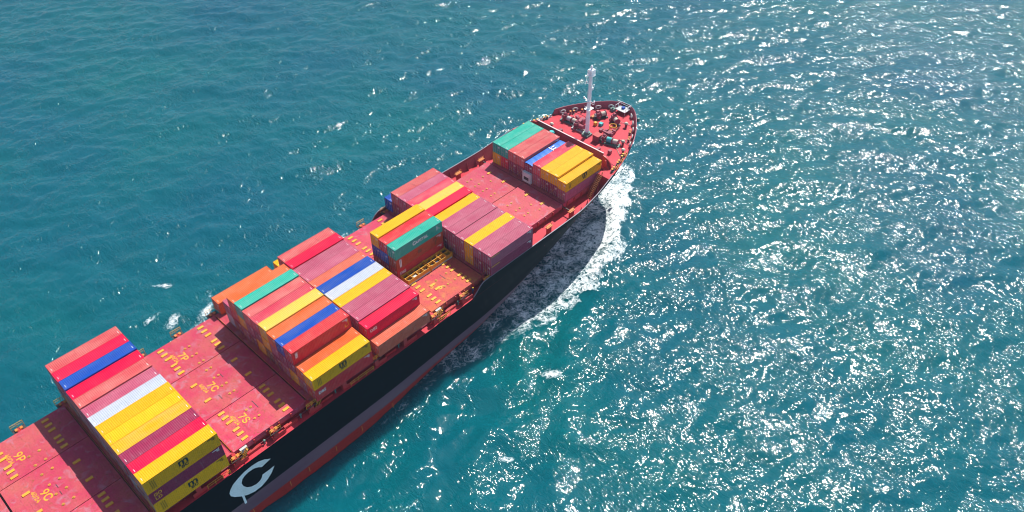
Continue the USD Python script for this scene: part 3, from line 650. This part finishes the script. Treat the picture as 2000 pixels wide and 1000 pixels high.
for x, y in ((125.6, 12.0), (125.6, 20.2)):
    obj('chain_stopper', [bx(x - 0.5, x + 0.5, y - 0.35, y + 0.35, FCSL + 0.004, FCSL + 0.6), bx(x - 0.2, x + 0.2, y - 0.5, y + 0.5, FCSL + 0.603, FCSL + 0.85)], M['maroon_steel'], ship)
    obj('anchor_chain', [trimesh.creation.torus(major_radius=0.16, minor_radius=0.05, major_sections=10, minor_sections=5).apply_transform(trimesh.transformations.rotation_matrix((k % 2) * math.pi / 2, (1, 0, 0))).apply_translation((x + 0.65 + 0.26 * k, y + (0.05 if y < CY else -0.05) * k, FCSL + 0.35)) for k in range(9)], M['dark_steel'], ship)
for x, y, a_, b_, h in ((117.0, 21.5, 0.5, 0.4, 0.8), (116.4, 13.0, 0.45, 0.7, 0.6), (118.2, 7.4, 0.35, 0.35, 0.9), (124.0, 14.6, 0.5, 0.3, 0.7), (124.4, 22.4, 0.3, 0.3, 0.8), (117.4, 10.2, 0.6, 0.3, 0.5)):
    obj('deck_box', [bx(x - a_, x + a_, y - b_, y + b_, FCSL + 0.004, FCSL + h), bx(x - a_ - 0.05, x + a_ + 0.05, y - b_ - 0.05, y + b_ + 0.05, FCSL + h + 0.003, FCSL + h + 0.07)], M['maroon_steel'], ship)
# ladder from forecastle to main deck, starboard
lp = [tube((110.4, y, FCSL), (106.6, y, DECK), 0.07) for y in (3.3, 4.1)]
lp += [bx(106.6 + t * 3.8 - 0.12, 106.6 + t * 3.8 + 0.12, 3.3, 4.1, DECK + t * 4.6 - 0.02, DECK + t * 4.6 + 0.02) for t in np.linspace(0.05, 0.95, 14)]
lp += [tube((110.4, y, FCSL + 0.95), (106.6, y, DECK + 0.95), 0.05) for y in (3.3, 4.1)] + [tube((x, y, z), (x, y, z + 0.95), 0.05) for y in (3.3, 4.1) for x, z in ((110.4, FCSL), (106.6, DECK))]
obj('forecastle_ladder', lp, M['orange_steel'], ship)
obj('forecastle_ladder', [m.copy().apply_transform(np.array([[1, 0, 0, 0], [0, 1, 0, 24.8], [0, 0, 1, 0], [0, 0, 0, 1.0]])) for m in lp], M['orange_steel'], ship)
obj('vent_drum', [cyl(113.5, 21.2, FCSL, FCSL + 1.9, 0.55, 16), cyl(113.5, 21.2, FCSL + 1.9, FCSL + 2.2, 0.75, 16, 0.5)], M['turquoise'], ship)

# ------------------------------------------------------------------ containers
LEN, WID, PITCH = 12.19, 2.438, 2.48
def corrugated(x0, x1, lo, hi, pitch, depth, axis):
    """trapezoid corrugation along x between 'lo' and 'hi' on the other in-plane axis; the ridges stand at 0, valleys at -depth"""
    n = max(2, int(round((x1 - x0) / pitch))); p = (x1 - x0) / n
    px, pd = [], []
    for k in range(n):
        b = x0 + k * p
        px += [b, b + 0.30 * p, b + 0.5 * p, b + 0.80 * p]; pd += [0, 0, -depth, -depth]
    px.append(x1); pd.append(0)
    px, pd = np.array(px), np.array(pd); m = len(px)
    A = np.stack([px, np.full(m, lo), pd], 1); B = np.stack([px, np.full(m, hi), pd], 1)
    i = np.arange(m - 1)
    return np.vstack([A, B]), np.vstack([np.stack([i, i + 1, i + m + 1], 1), np.stack([i, i + m + 1, i + m], 1)])

protos = {}
def container_parts(t, colour, H, deco=None, smooth_roof=False, length=LEN):
    L2, W2 = length / 2, WID / 2
    mat = M[colour]
    fr = []
    for sx in (-1, 1):
        for sy in (-1, 1):
            fr.append(bx(sx * L2, sx * (L2 - 0.13), sy * W2, sy * (W2 - 0.10), 0.118, H - 0.118))
    for sy in (-1, 1):
        fr.append(bx(-L2 + 0.13, L2 - 0.13, sy * W2, sy * (W2 - 0.06), 0.02, 0.17))
        fr.append(bx(-L2 + 0.13, L2 - 0.13, sy * W2, sy * (W2 - 0.06), H - 0.085, H - 0.006))
    for sx in (-1, 1):
        fr.append(bx(sx * L2, sx * (L2 - 0.10), -W2 + 0.10, W2 - 0.10, 0.02, 0.15))
        fr.append(bx(sx * L2, sx * (L2 - 0.22), -W2 + 0.10, W2 - 0.10, H - 0.10, H - 0.006))
    fr.append(bx(-L2 + 0.12, L2 - 0.12, -W2 + 0.07, W2 - 0.07, 0.10, 0.14))
    obj('frame', fr, mat, t)
    for sy in (-1, 1):
        v, f = corrugated(-L2 + 0.13, L2 - 0.13, 0.171, H - 0.086, 0.278, 0.036, 'y')
        vv = np.stack([v[:, 0], sy * (W2 - 0.008 + v[:, 2]), v[:, 1]], 1)
        obj('side_panel', trimesh.Trimesh(vv, f if sy < 0 else f[:, ::-1], process=False), mat, t)
    v, f = corrugated(-L2 + 0.221, L2 - 0.221, -W2 + 0.061, W2 - 0.061, 0.30 if not smooth_roof else 0.6, 0.022 if not smooth_roof else 0.008, 'z')
    vv = np.stack([v[:, 0], v[:, 1], H - 0.012 + v[:, 2]], 1)
    obj('roof_panel', trimesh.Trimesh(vv, f, process=False), mat, t)
    v, f = corrugated(-W2 + 0.101, W2 - 0.101, 0.151, H - 0.101, 0.25, 0.045, 'x')
    vv = np.stack([L2 - 0.01 + v[:, 2], v[:, 0], v[:, 1]], 1)
    obj('front_panel', trimesh.Trimesh(vv, f, process=False), mat, t)
    for s in (-1, 1):
        d = obj('door', bx(-L2 + 0.03, -L2 + 0.08, s * 0.012, s * (W2 - 0.105), 0.155, H - 0.105), mat, t)
        for yy in (0.30, 0.86):
            rod = [tube((-L2 + 0.0, s * yy, 0.12), (-L2 + 0.0, s * yy, H - 0.08), 0.026, 5)] + [bx(-L2 - 0.02, -L2 + 0.03, s * yy - 0.07, s * yy + 0.07, z, z + 0.07) for z in (0.35, 0.95, H - 0.55)]
            obj('lock_rod', rod, M['rod'], d)
        obj('handle', bx(-L2 - 0.03, -L2 + 0.0, s * 0.30, s * 0.80, 1.15, 1.20), M['rod'], d)
        if s < 0: obj('door_plate', [bx(-L2 + 0.015, -L2 + 0.029, s * 0.45, s * 1.0, H - 0.75, H - 0.62), bx(-L2 + 0.015, -L2 + 0.029, s * 0.45, s * 0.95, H - 0.95, H - 0.87)], M['mark_white'], d)
    for sx in (-1, 1):
        for sy in (-1, 1):
            for z0 in (0.0, H - 0.118):
                obj('corner_casting', bx(sx * (L2 + 0.003), sx * (L2 - 0.178), sy * (W2 + 0.003), sy * (W2 - 0.162), z0, z0 + 0.118), mat, t)
    # pale number plates at the roof ends
    obj('roof_marking', [bx(sx * (L2 - 0.36), sx * (L2 - 0.44), -0.75, -0.15, H - 0.0115, H - 0.004) for sx in (-1, 1)], M['mark_white'], t)
    ys = -W2 - 0.004
    if deco not in ('CAPITAL',):
        obj('side_marking', [bx(L2 - 1.7, L2 - 0.55, ys, ys - 0.008, H - 0.42, H - 0.30), bx(L2 - 1.1, L2 - 0.55, ys, ys - 0.008, H - 0.66, H - 0.56), bx(L2 - 0.95, L2 - 0.55, ys, ys - 0.008, H - 0.86, H - 0.78)], M['mark_black' if 'yellow' in colour else 'mark_white'], t)
    if deco == 'emblem':
        a = text_side('m', -0.75, H * 0.47, 1.25, ys, sx=1.15); b = text_side('sc', -0.42, H * 0.25, 0.72, ys, sx=1.15)
        obj('company_logo', [a, b], M['mark_black'], t, label='black company logo lettering m over sc')
        obj('number_lines', [bx(-5.1 + 0.28 * k, -5.04 + 0.28 * k, ys, ys - 0.01, 0.5, H - 0.5) for k in range(3)], M['mark_black'], t)
    if deco == 'DSI':
        obj('lettering', text_side('DSI', -L2 + 0.55, H * 0.5, 0.62, ys, sx=1.0), M['mark_white'], t)
    if deco == 'GOLD':
        obj('lettering', [text_side('GO', -L2 + 0.65, H * 0.55, 0.62, ys), text_side('LD', -L2 + 0.65, H * 0.2, 0.62, ys)], M['mark_yellow'], t)
    if deco == 'tex':
        m = meshkit.text_mesh('tex', 0.62, 0.012, bold=True); v = m.vertices.copy()
        m.vertices = np.stack([-L2 + 0.6 + v[:, 1], ys - v[:, 2], H * 0.85 - v[:, 0]], 1)
        obj('lettering', m, M['mark_white'], t)
        obj('yellow_mark', [bx(L2 - 1.3, L2 - 0.7, ys, ys - 0.01, 0.8, 0.95), bx(L2 - 1.3, L2 - 1.15, ys, ys - 0.01, 0.95, 1.5), bx(L2 - 0.6, L2 - 0.5, ys, ys - 0.01, 0.9, H - 0.5)], M['mark_yellow'], t)
    if deco == 'CAPITAL':
        obj('lettering', [text_side('C', -1.75, H * 0.40, 0.85, ys), text_side('APITAL', -1.0, H * 0.40, 0.66, ys)], M['mark_white'], t)
        obj('number_lines', [bx(4.6 + 0.3 * k, 4.68 + 0.3 * k, ys, ys - 0.01, 1.1, H - 0.4 - 0.3 * k) for k in range(3)], M['mark_white'], t)
    if deco == 'patches':
        obj('white_placard', bx(-5.35, -4.85, ys, ys - 0.02, 0.35, H - 0.35), M['mark_white'], t)
        obj('placard_text', [bx(-5.2, -5.0, ys - 0.021, ys - 0.03, 0.5 + 0.22 * k, 0.62 + 0.22 * k) for k in range(8)], M['mark_black'], t)
        obj('dark_patch', bx(-0.6, 0.35, ys, ys - 0.012, 0.95, 1.75), M['brown'], t)
        obj('dark_emblem', text_side('?', 3.3, 0.45, 1.75, ys, sx=1.1), M['brown'], t)
    if deco == 'stripe':
        obj('height_stripe', bx(-5.9, -3.6, ys, ys - 0.012, H - 0.42, H - 0.24), M['mark_yellow'], t)

def container(colour, H, x, y, z, label, deco=None, group=None, smooth_roof=False):
    key = (colour, round(H, 2), deco, smooth_roof)
    if key in protos:
        return thing('shipping_container', label, 'container', (x, y, z), 0, group, ref=protos[key])
    t = thing('shipping_container', label, 'container', (x, y, z), 0, group)
    container_parts(t, colour, H, deco, smooth_roof)
    protos[key] = t
    return t

NICE = dict(faded_red='faded red', hot_red='bright crimson', blue='blue', pink_red='pinkish red', mauve='faded maroon', maroon='dark maroon', grey='pale grey', yellow='yellow',
            pale_yellow='pale yellow', orange='orange', teal='teal', red='red', dark_blue='navy', brown='brown', white='white', salmon='salmon', rust_orange='rusty orange', sky_blue='light blue', dirty_yellow='dirt-streaked yellow', deep_teal='dark teal')
ORD = ['first', 'second', 'third', 'fourth', 'fifth', 'sixth', 'seventh', 'eighth', 'ninth', 'tenth', 'eleventh', 'twelfth', 'thirteenth']
LOW = ['maroon', 'mauve', 'maroon', 'red', 'maroon', 'yellow', 'dark_blue', 'mauve', 'brown', 'grey', 'maroon', 'blue', 'maroon']
T1, T2, T3H, T3L = 2.896, 2.591, 2.896, 2.591
GAP = 0.025
DECO_WORDS = {'emblem': ' with black logo', 'DSI': ' with white letters', 'GOLD': ' with yellow letters', 'tex': ' with upright white letters', 'CAPITAL': ' with white word', 'patches': ' with white placard', 'stripe': ' with yellow bar'}
def block(name, x, stacks, group, only=None):
    """stacks: {column from starboard: [colours or (colour, deco, height) bottom to top]}"""
    order = sorted(stacks, reverse=True)
    for r, c in enumerate(order):
        st = stacks[c]
        z = HATCH + 0.05
        for k, s in enumerate(st):
            colour, deco, H = (s, None, None) if isinstance(s, str) else (s + (None,) * 3)[:3]
            if H is None: H = (T1, T2, T3H)[k]
            top = k == len(st) - 1
            tier = 'on top' if top else ('at the bottom' if k == 0 else 'in the middle tier')
            if len(st) == 1: tier = 'alone on deck'
            label = f'{NICE[colour]} container{DECO_WORDS.get(deco, "")} {tier}, {ORD[r]} from port, {name}'
            container(colour, H, x + LEN / 2 + RNG.uniform(-0.035, 0.035), c * PITCH + PITCH / 2 + RNG.uniform(-0.008, 0.008), z, label, deco, group)
            z += H + GAP

def low(i, n=2): return [LOW[(i * 5 + k * 3) % len(LOW)] for k in range(n)]
A = {12: low(0) + ['faded_red'], 11: low(1) + ['hot_red'], 10: ['dark_blue', 'mauve', 'blue'], 9: low(3) + [('hot_red', None, T3L)], 8: low(4) + [('faded_red', None, T3L)],
     7: low(2) + [('mauve', None, 2.35)], 6: ['grey', 'mauve', ('grey', None, 2.5)], 5: low(5) + [('yellow', None, T3L)], 4: low(6) + [('yellow', None, T3L)], 3: low(0) + [('dirty_yellow', None, T3L)],
     2: low(7) + [('maroon', None, T3L)], 1: low(3) + [('hot_red', None, T3L)], 0: [('yellow', 'emblem'), ('maroon', 'GOLD'), ('yellow', 'emblem')]}
block('aftmost block', 0.1, A, 'containers in the aftmost block')
B1 = {12: ['orange'], 10: ['grey', 'mauve'], 9: ['maroon', 'red', ('orange', None, T3L)], 8: ['mauve', 'yellow', ('teal', None, T3H)], 7: ['maroon', 'mauve', ('faded_red', None, T3L)],
      6: ['yellow', 'maroon', ('pink_red', None, T3L)], 5: ['brown', 'yellow', ('pale_yellow', None, T3H)], 4: ['maroon', 'mauve', ('orange', None, T3L)], 3: ['mauve', 'maroon', ('blue', None, T3L)],
      2: ['yellow', 'maroon', ('red', 'tex', T3H)], 1: ['mauve', 'orange'], 0: [('red', 'DSI'), ('yellow', 'emblem')]}
block('rear of middle block', 29.3, B1, 'containers in the rear half of the middle block')
B2 = {12: ['yellow'], 11: ['maroon', ('faded_red', None, T3H)], 10: ['maroon', ('hot_red', None, T3H)], 9: ['mauve', ('mauve', None, T3L)], 8: ['maroon', 'mauve'], 7: ['mauve', 'salmon'], 6: ['maroon', ('blue', None, T3H)],
      5: ['mauve', ('grey', None, T3H)], 4: ['maroon', ('yellow', None, T3H)], 3: ['mauve', ('mauve', None, T3H)], 2: ['mauve', ('mauve', None, T3H)], 1: ['maroon', ('hot_red', 'DSI', T3L)], 0: ['salmon']}
block('front of middle block', 42.95, B2, 'containers in the front half of the middle block')
C1 = {7: ['brown', 'blue', 'yellow'], 6: ['maroon', 'sky_blue', ('red', None, T3L)], 5: [('red', 'DSI'), ('rust_orange', 'patches'), ('teal', 'CAPITAL', T3L)]}
block('three-wide block', 58.1, C1, 'containers in the three-wide block')
C2 = {12: ['blue'], 11: ['maroon', 'faded_red'], 10: ['mauve', 'mauve'], 9: ['maroon', 'pink_red'], 8: ['maroon', ('pale_yellow', None, 2.7)], 7: ['mauve', ('hot_red', None, 2.7)], 6: ['yellow', ('yellow', None, 2.3)], 5: ['maroon', ('mauve', None, 2.5)], 4: ['mauve', ('mauve', None, 2.5)],
      3: ['mauve', ('mauve', None, 2.35)], 2: ['yellow', ('yellow', None, 2.45)], 1: ['maroon', ('mauve', None, 2.5)], 0: [('maroon', 'stripe'), ('mauve', 'stripe', 2.5)]}
block('block abaft bow hatch', 71.4, C2, 'containers in the block behind the bow hatch')
D = {10: ['yellow', 'teal'], 9: ['hot_red', 'teal'], 8: ['maroon', 'faded_red'], 7: ['maroon', 'faded_red'], 5: ['mauve', 'pink_red'], 4: ['maroon', 'yellow'], 3: ['maroon', 'yellow'], 2: [('mauve', None, T2), ('yellow', 'emblem', 2.3)]}
block('block at the breakwater', 99.8, D, 'containers in the block at the breakwater')

for xb, cols in ((0.1, range(13)), (29.3, (0, 1, 2, 3, 4, 5, 6, 7, 8, 9, 10)), (58.1, (5, 6, 7)), (71.4, range(12)), (99.8, (2, 3, 4, 5, 7, 8, 9, 10))):
    for c in cols:
        ya, yb = c * PITCH + 0.12, c * PITCH + PITCH - 0.12
        obj('lashing_rod', [tube((xb - 0.32, ya + 0.2, HATCH), (xb - 0.07, yb, HATCH + T1), 0.03, 5), tube((xb - 0.38, yb - 0.2, HATCH), (xb - 0.13, ya, HATCH + T1), 0.03, 5)], M['socket'], ship)

# the reefer and the tarpaulin-covered open-top in the gap of block D
yc = 6 * PITCH + PITCH / 2
rf = thing('reefer_container', 'white refrigerated container with dark cooling unit at its end, below blue tarpaulin', 'container', (99.2 + LEN / 2, yc, HATCH + 0.05))
container_parts(rf, 'white', T2)
L2 = LEN / 2
cu = obj('cooling_unit', [bx(-L2 - 0.10, -L2 - 0.03, -1.1, 1.1, 0.2, T2 - 0.15)], M['white'], rf)
obj('fan_grille', [bx(-L2 - 0.14, -L2 - 0.101, -0.75, 0.65, 0.75, 1.55), drum(-L2 - 0.13, 0.1, 1.15, 0.2, 0.02)], M['dark_steel'], cu)
ot = thing('open_top_container', 'maroon open-top container covered with bright blue tarpaulin', 'container', (99.8 + LEN / 2, yc, HATCH + 0.05 + T2 + GAP))
container_parts(ot, 'maroon', 2.0)
gxx = np.linspace(-L2 + 0.05, L2 - 0.05, 60); gyy = np.linspace(-WID / 2 - 0.01, WID / 2 + 0.01, 12)
tx, ty = np.meshgrid(gxx, gyy, indexing='ij')
tz = 2.02 + 0.16 * np.cos(np.pi * ty / WID) * (0.6 + 0.4 * np.cos(tx * 4.0)) + 0.03 * meshkit.noise(np.stack([tx * 1.5, ty * 2, 0 * tx], -1))
ii = np.arange(60 * 12).reshape(60, 12)
qq = np.stack([ii[:-1, :-1], ii[1:, :-1], ii[1:, 1:], ii[:-1, 1:]], -1).reshape(-1, 4)
obj('tarpaulin', (np.stack([tx, ty, tz], -1).reshape(-1, 3), qq), M['tarp'], ot, smooth=True)
obj('tarpaulin_marking', [bx(1.6, 1.9, -0.8, 0.9, 2.24, 2.26), bx(1.9, 2.9, -0.5, -0.2, 2.24, 2.26), bx(2.2, 3.2, 0.3, 0.55, 2.24, 2.26)], M['mark_white'], ot)

# two yellow bins full of compartments beside the three-wide block
def bin_(x, label):
    t = thing('yellow_cargo_bin', label, 'cargo bin', (x, 4 * PITCH + PITCH / 2, HATCH + 0.02), group='yellow bins on the hatch')
    L_, W_ = 5.7, 2.35
    obj('base', [bx(-L_ / 2, L_ / 2, -W_ / 2, W_ / 2, 0.0, 0.12)] + [bx(-L_ / 2, L_ / 2, s * W_ / 2, s * (W_ / 2 - 0.12), 0.12, 0.36) for s in (-1, 1)], M['grey_steel'], t)
    for s in (-1, 1):
        obj('side_wall', bx(-L_ / 2, L_ / 2, s * (W_ / 2 - 0.02), s * (W_ / 2 - 0.10), 0.363, 1.25), M['yellow_steel'], t)
        obj('end_wall', bx(s * L_ / 2, s * (L_ / 2 - 0.08), -W_ / 2 + 0.11, W_ / 2 - 0.11, 0.123, 1.25), M['yellow_steel'], t)
    obj('divider', bx(-L_ / 2 + 0.09, L_ / 2 - 0.09, -0.05, 0.05, 0.123, 1.2), M['yellow_steel'], t)
    for k in range(1, 4):
        xx = -L_ / 2 + k * L_ / 4
        obj('divider', [bx(xx - 0.05, xx + 0.05, 0.055, W_ / 2 - 0.11, 0.123, 1.2), bx(xx - 0.05, xx + 0.05, -W_ / 2 + 0.11, -0.055, 0.123, 1.2)], M['yellow_steel'], t)
    for k in range(4):
        for s in (-1, 1):
            xx = -L_ / 2 + (k + 0.5) * L_ / 4
            h = RNG.choice([0.35, 0.55, 0.75])
            obj('contents', [bx(xx - 0.5, xx + 0.45, s * 0.2, s * 0.95, 0.123, h), bx(xx - 0.3, xx + 0.5, s * 0.3, s * 0.8, h + 0.002, h + 0.1)], M[RNG.choice(['dark_steel', 'grey_steel', 'dark_steel', 'dark_blue'])], t)
    for sx in (-1, 1):
        for sy in (-1, 1):
            obj('corner_post', bx(sx * (L_ / 2 + 0.06), sx * (L_ / 2 - 0.12), sy * (W_ / 2 + 0.02), sy * (W_ / 2 - 0.14), 0.0, 1.45), M['yellow_steel'], t)
    return t
bin_(61.5, 'yellow bin of dark compartments on the hatch, the aft one of two')
bin_(67.5, 'yellow bin of dark compartments on the hatch, the forward one of two')

# ------------------------------------------------------------------ the crew member on the starboard side deck
def limb(chain):
    out = []
    for (a, ra), (b, rb) in zip(chain[:-1], chain[1:]):
        s1 = m3.Manifold.sphere(ra, 16).translate(a); s2 = m3.Manifold.sphere(rb, 16).translate(b)
        out.append(m3.Manifold.batch_hull([s1, s2]))
    return out
def solid(parts):
    m = m3.Manifold.batch_boolean(parts, m3.OpType.Add).refine_to_length(0.05)
    mm = m.to_mesh()
    t = trimesh.Trimesh(mm.vert_properties[:, :3], mm.tri_verts, process=True)
    trimesh.smoothing.filter_taubin(t, iterations=8)
    return t
pers = thing('person', 'person in dark blue overalls and yellow helmet on the starboard side deck', 'person', (67.2, 1.0, DECK))
J = lambda x, y, z, r: ((x, y, z), r)
body = limb([J(0, 0, 0.95, 0.14), J(0, 0, 1.15, 0.15), J(0.02, 0, 1.35, 0.15), J(0.03, 0, 1.46, 0.07), J(0.05, 0, 1.56, 0.055), J(0.06, 0, 1.63, 0.095), J(0.05, 0, 1.70, 0.10)])
body += limb([J(0.14, 0, 1.62, 0.018), J(0.17, 0, 1.61, 0.014)])
hands = []
for s in (-1, 1):
    body += limb([J(0, s * 0.09, 0.92, 0.10), J(0.04 * s, s * 0.11, 0.50, 0.065), J(0.05 * s - 0.02, s * 0.12, 0.10, 0.045), J(0.05 * s + 0.14, s * 0.13, 0.04, 0.04)])
    body += limb([J(0.02, s * 0.17, 1.40, 0.07), J(0.0, s * 0.24, 1.14, 0.05), J(0.16, s * 0.22, 0.95, 0.036), J(0.22, s * 0.21, 0.90, 0.038)])
    for q_ in range(4):
        body += limb([J(0.24, s * 0.21 + 0.018 * (q_ - 1.5), 0.88, 0.010), J(0.28, s * 0.21 + 0.018 * (q_ - 1.5), 0.84, 0.009), J(0.28, s * 0.21 + 0.018 * (q_ - 1.5), 0.81, 0.008)])
    body += limb([J(0.21, s * 0.18, 0.90, 0.011), J(0.25, s * 0.165, 0.87, 0.009)])
obj('body', solid(body), M['skin'], pers, smooth=True)
cl = limb([J(0, 0, 0.93, 0.165), J(0, 0, 1.15, 0.172), J(0.02, 0, 1.36, 0.168), J(0.025, 0, 1.45, 0.085)])
for s in (-1, 1):
    cl += limb([J(0, s * 0.09, 0.92, 0.12), J(0.04 * s, s * 0.11, 0.50, 0.085), J(0.05 * s - 0.02, s * 0.12, 0.13, 0.075)])
    cl += limb([J(0.02, s * 0.17, 1.40, 0.085), J(0.0, s * 0.24, 1.14, 0.065), J(0.14, s * 0.22, 0.97, 0.052)])
obj('overalls', solid(cl), M['overall'], pers, smooth=True)
obj('boots', solid([x for s in (-1, 1) for x in limb([J(0.05 * s - 0.02, s * 0.12, 0.12, 0.058), J(0.05 * s - 0.01, s * 0.12, 0.055, 0.055), J(0.05 * s + 0.15, s * 0.13, 0.05, 0.050)])]), M['boots'], pers, smooth=True)
obj('helmet', [ball(0.05, 0, 1.71, 0.135, 2, (1.12, 0.95, 0.95)), cyl(0.075, 0, 1.69, 1.71, 0.165, 18)], M['helmet'], pers, smooth=30)

# ------------------------------------------------------------------ foam: lacy sheets of bubbles riding on the water
def foam_patch(name, x0, x1, y0, y1, mask, step, label):
    nx, ny = int((x1 - x0) / step), int((y1 - y0) / step)
    X, Y = np.meshgrid(x0 + np.arange(nx + 1) * step, y0 + np.arange(ny + 1) * step, indexing='ij')
    m = mask(X, Y)
    n = meshkit.fbm(np.stack([X * 0.5, Y * 0.5, 0 * X], -1), 3, 3)
    ok = (m + 0.5 * (n - 0.5) > 0.14) & (np.abs(Y - CY) > half(X, np.zeros_like(X)) - 0.3)
    keep = ok[:-1, :-1] & ok[1:, :-1] & ok[1:, 1:] & ok[:-1, 1:]
    I = np.arange((nx + 1) * (ny + 1)).reshape(nx + 1, ny + 1)
    Q = np.stack([I[:-1, :-1], I[1:, :-1], I[1:, 1:], I[:-1, 1:]], -1)[keep]
    V_ = np.stack([X, Y, sea_z(X, Y) + 0.05 + 0.10 * meshkit.noise(np.stack([X, Y, 0 * X], -1) * 1.1)], -1).reshape(-1, 3)
    used = np.unique(Q); remap = np.full(len(V_), -1); remap[used] = np.arange(len(used))
    p = obj(name, (V_[used], remap[Q]), M['foam'], smooth=True, kind='stuff', label=label, cat='foam')
    UsdGeom.PrimvarsAPI(p).CreatePrimvar('cover', Sdf.ValueTypeNames.FloatArray, 'vertex').Set(Vt.FloatArray.FromNumpy(m.reshape(-1)[used].astype(np.float32)))

outer_s = pch([(20, -1.5), (40, -1.5), (57, -1.8), (63, -2.6), (72, -4.2), (80, -5.4), (90, -6.2), (98, -5.4), (107, -4.6), (112, -2.8), (120, 2.6), (128, 7.0), (134, 9.2), (138.5, 12.6), (141, 15.5), (142, 18)])
def mask_main(s):
    def f(x, y):
        yy = y if s < 0 else 2 * CY - y
        inner = CY - half(x, np.zeros_like(x))
        o = outer_s(np.clip(x, 20, 142)) if s < 0 else outer_s(np.clip(x, 20, 142))
        t = (inner - yy) / np.maximum(inner - o, 0.5)             # 0 at the hull, 1 at the outer edge
        t = t + 0.7 * (meshkit.fbm(np.stack([x * 0.3, y * 0.3, 0 * x], -1), 4, 77) - 0.5)
        along = np.interp(x, [24, 45, 60, 75, 90, 105, 118, 128, 138, 143], [0, 0.42, 0.60, 0.70, 0.78, 0.84, 0.88, 0.92, 0.90, 0.0])
        across = np.interp(t, [-0.3, 0.0, 0.35, 0.7, 0.85, 1.0, 1.12], [0.80, 0.76, 0.72, 0.80, 0.90, 0.60, 0.0])
        # the bright outer crest belongs to the bow; farther aft the foam is an even lace
        return along * np.where(x < 95, np.minimum(across, 0.80), across) * np.clip(1.25 - 0.9 * np.clip(t - 0.55, 0, 1) * np.clip((100 - x) / 30, 0, 1), 0, 1)
    return f
foam_patch('bow_wave_foam', 22, 143, -9, 16.1, mask_main(-1), 0.3, 'white lacy foam of the bow wave along the starboard side')
foam_patch('bow_wave_foam', 22, 143, 16.1, 41.5, mask_main(1), 0.35, 'white foam of the bow wave on the far port side')
def blobs(pts):
    def f(x, y):
        m = np.zeros_like(x)
        for (cx, cy, rx, ry, ang, amp) in pts:
            dx, dy = x - cx, y - cy
            a = dx * math.cos(ang) + dy * math.sin(ang); b = -dx * math.sin(ang) + dy * math.cos(ang)
            m = np.maximum(m, amp * np.exp(-((a / rx) ** 2 + (b / ry) ** 2)))
        return m
    return f
foam_patch('breaking_foam', 42, 85, -32, -8, blobs([(71.5, -17, 3.0, 1.5, -1.2, 0.75), (66, -15.5, 3.0, 1.3, 0.5, 0.55), (51, -23.5, 2.2, 1.0, -0.9, 0.75), (80, -9.5, 4.0, 1.2, 0.3, 0.55), (58, -18, 3, 0.9, 0.4, 0.45)]), 0.25, 'scattered foam crests in the starboard wake')
foam_patch('breaking_foam', 18, 42, 46, 70, blobs([(31, 64, 3.2, 1.0, -0.8, 0.66), (26.5, 52.0, 3.0, 1.9, 0.4, 0.70), (33, 49.5, 4.2, 1.6, 0.5, 0.72), (24, 56, 3.5, 1.0, 0.2, 0.5), (29, 47.5, 6, 1.2, 0.3, 0.55), (36, 53, 4, 1.0, 0.9, 0.5)]), 0.25, 'small whitecaps off the port side')

# ------------------------------------------------------------------ haze
hz = usdkit.material(stage, '/World/Looks/haze_air', {'v': ('principled_volume', {'color': (0.66, 0.86, 1.0), 'density': 0.0003, 'anisotropy': 0.65})}, [], volume='v.volume')
obj('haze', bx(-FAR - 50, FAR + 50, -FAR - 50, FAR + 50, -6.0, 131.0), hz, kind='stuff', label='pale sea haze that whitens the distance', cat='haze')
